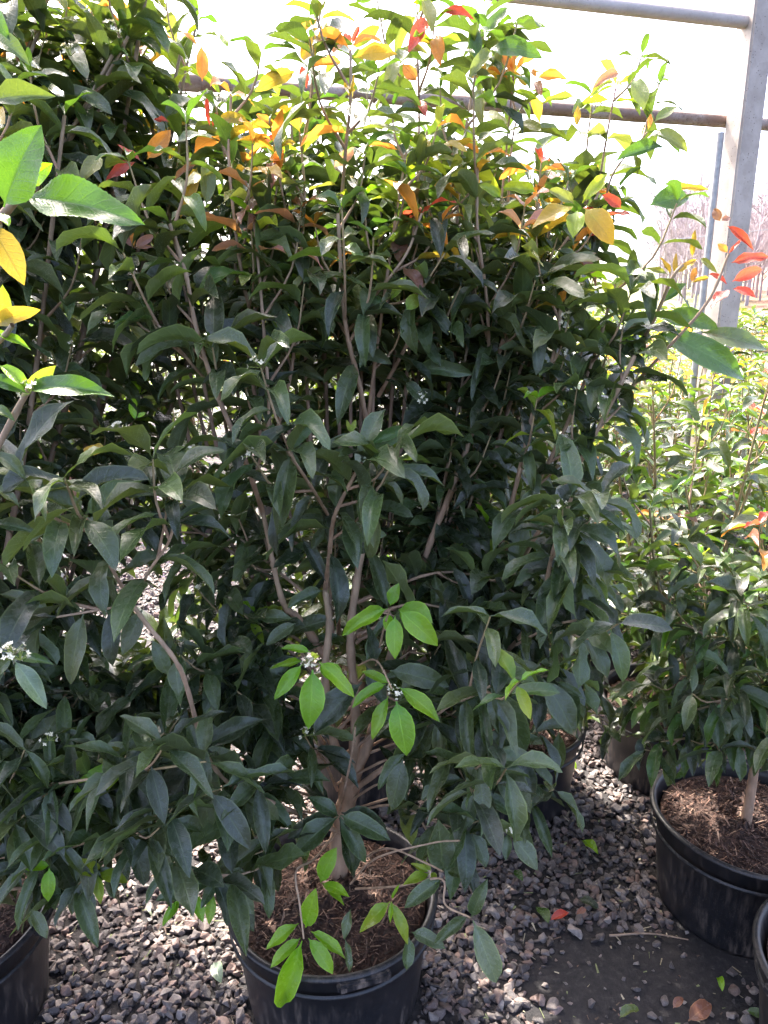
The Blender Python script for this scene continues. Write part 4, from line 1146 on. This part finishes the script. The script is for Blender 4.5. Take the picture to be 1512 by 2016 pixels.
spots = [(1.42, 2.62), (1.40, 3.20), (.38, 3.4), (1.92, 2.9), (1.0, 3.65), (1.6, 3.85), (2.15, 3.55), (.55, 4.15), (1.2, 4.5), (1.85, 4.55), (2.5, 4.3), (-.15, 4.9), (.9, 5.2), (1.6, 5.3), (2.3, 5.2), (3.0, 5.1), (-.75, 5.4), (-1.4, 5.1), (-2.1, 5.2), (.3, 5.7), (1.3, 6.2), (2.1, 6.2), (2.9, 6.1), (3.7, 6.2)]
ROWS = ((3.3, 'first row of pots back'), (4.0, 'second row of pots back'), (4.8, 'third row of pots back'), (5.6, 'fourth row of pots back'), (9, 'last row of pots'))
for k, (x, y) in enumerate(spots):
    far = y > 4.0; tall = x < 0; TIPS = ('lime', 'yellow', 'orange', 'red', 'bronze')[sum(1 for q in spots[:k] if next(i for i, r in enumerate(ROWS) if q[1] < r[0]) == next(i for i, r in enumerate(ROWS) if y < r[0])) % 5]
    row = next(r for lim, r in ROWS if y < lim)
    lab = 'short shrub with mostly %s tips in the %s' % (TIPS, row) if not tall else 'mid-height shrub with %s tips past the sunlit gravel gap' % TIPS
    auto_plant('potted_shrub', (x + R.uniform(-.05, .05), y, 0), (1.85 if tall else R.uniform(1.32, 1.48)), .34, 7, lab,
               'short shrubs in the pot rows' if not tall else 'shrubs past the sunlit gravel gap', .118, 60 if y < 3.3 else (20 if not far else 0), 2 if not far else 1, .8, detail=1, seed=k, bpn=6, spacing=.058, f_leaf=.15, mature='g')
TIPS = None
# a solid far mass of the same crop
def crop_mass():
    Vs, Fs, Us, Ts, n = [], [], [], [], 0; V0 = TPL[1]
    for k in range(9000):
        y = 6.6 + 5.2 * R.random() ** 1.3; x = R.uniform(-.62, .66) * y; z = 1.45 * (1 - R.random() ** 2.2) + .12 * math.sin(x * 5) * math.sin(y * 4)
        B = Vector((x, y, max(.25, z))); a = R.uniform(0, 6.28); T = B + Vector((math.cos(a), math.sin(a), R.uniform(-.5, .6))).normalized() * .11; m, L = frame(B, T, UP + Vector((R.uniform(-.3, .3), R.uniform(-.3, .3), 0)))
        V, F, uv = V0[R.randrange(NV)]; c = tone(R.choices(['g', 'd', 'G', 'l', 'k', 'y', 'o', 'r'], [.50, .27, .09, .05, .04, .02, .02, .01] if B.z > .95 else [.5, .4, .06, .04, 0, 0, 0, 0])[0])
        Vs.append((V * np.array([L * .42, L * 1.2, L * 1.2])) @ np.array(m).T + np.array(B)); Fs.append(F + n); Us.append(uv); Ts.append(np.tile(c, (len(V), 1))); n += len(V)
    o = add('shrubbery', mesh_np('shrubbery', np.vstack(Vs), np.vstack(Fs), np.vstack(Us), np.vstack(Ts)), M['leaf']); o.color = (1, 1, 1, 1)
    tag(o, 'far rows of the same shrubs merging into one leafy mass', 'shrubs', None, 'stuff')
crop_mass()

# ------------------------------------------------------------------ fallen leaves and a twig on the gravel
FL = """
1145 1655 1178 1682 l leaf lying on gravel between the pots, yellowish green and long
1015 1712 1030 1735 G small narrow green leaf fallen on gravel near the drooping sprays
1055 1785 1080 1818 G green leaf fallen beside a curled red-brown leaf
1083 1812 1120 1797 r curled red-brown dead leaf on the gravel
1135 1800 1155 1790 b dull brown dead leaf by the edge of the bare dark patch
1220 2005 1258 1990 v olive leaf lying flat at the edge of the dark patch
1325 1985 1345 1965 b round brown dead leaf on the dark patch
1355 2010 1400 1976 b long brown dead leaf with pale edges on the dark patch
1412 1925 1422 1952 l small green leaf fallen by the base of the wide pot
1470 1990 1512 2002 G green leaf fallen under the corner pot
420 1895 436 1935 w pale bluish leaf fallen on gravel beside the centre pot
281 1793 300 1805 w small pale leaf lying on gravel between two pots
1180 1790 1140 1770 d dark leaf half buried among the stones
1120 1500 1135 1515 l tiny lime leaf on gravel in front of the back pots
"""
for r_ in lines(FL):
    bx, by, tx, ty = map(float, r_[:4]); c = tone(r_[4], .1); B, T = PZ(bx, by, .03), PZ(tx, ty, .034); m, L = frame(B, T, UP + Vector((R.uniform(-.5, .5), R.uniform(-.6, .1), 0)))
    o = add('fallen_leaf', LEAF_ME[R.randrange(10, 30)], None); o.matrix_basis = Matrix.Translation(B) @ m.to_4x4() @ Matrix.Diagonal((L * .48, L, L, 1)); o.color = (c[0] * .8, c[1] * .8, c[2] * .8, c[3] * .5)
    tag(o, ' '.join(r_[5:]), 'leaf', 'leaves fallen on the ground')
g = Geo()
for k in range(900):
    x, y = R.uniform(-.9, 1.2), R.uniform(.85, 2.0)
    if any((x - a_) ** 2 + (y - b2) ** 2 < (r2 + .02) ** 2 for a_, b2, r2 in POTS): continue
    c = Vector((x, y, .004 if bare(x, y) > .5 else R.uniform(.008, .024))); d = Vector((R.uniform(-1, 1), R.uniform(-1, 1), R.uniform(-.15, .15))).normalized() * R.choice([.003, .004, .006, .012]); e = d.cross(UP).normalized() * R.uniform(.0006, .003)
    g.put([tuple(c - d - e), tuple(c - d + e), tuple(c + d + e * .5 + UP * .001), tuple(c + d - e * .5)], [(0, 1, 2, 3)], (*R.choice([(.30, .25, .16), (.16, .10, .07), (.40, .34, .24), (.09, .06, .045), (.2, .22, .1)]), 1))
tag(add('litter', g.mesh('litter', False), M['chip'], ground), kind='stuff')
tw = smooth_path([PZ(1200, 1842, .012), PZ(1280, 1838, .016), PZ(1355, 1850, .012)], 9); V, F = tube(tw, np.linspace(.003, .0015, 9), 5)
g = Geo(); g.put(V - tw[4], F, (.30, .22, .16, 1)); tag(add('dry_twig', g.mesh('dry_twig'), M['bark'], None, tuple(tw[4])), 'thin dry twig lying across the bare dark patch', 'twig')
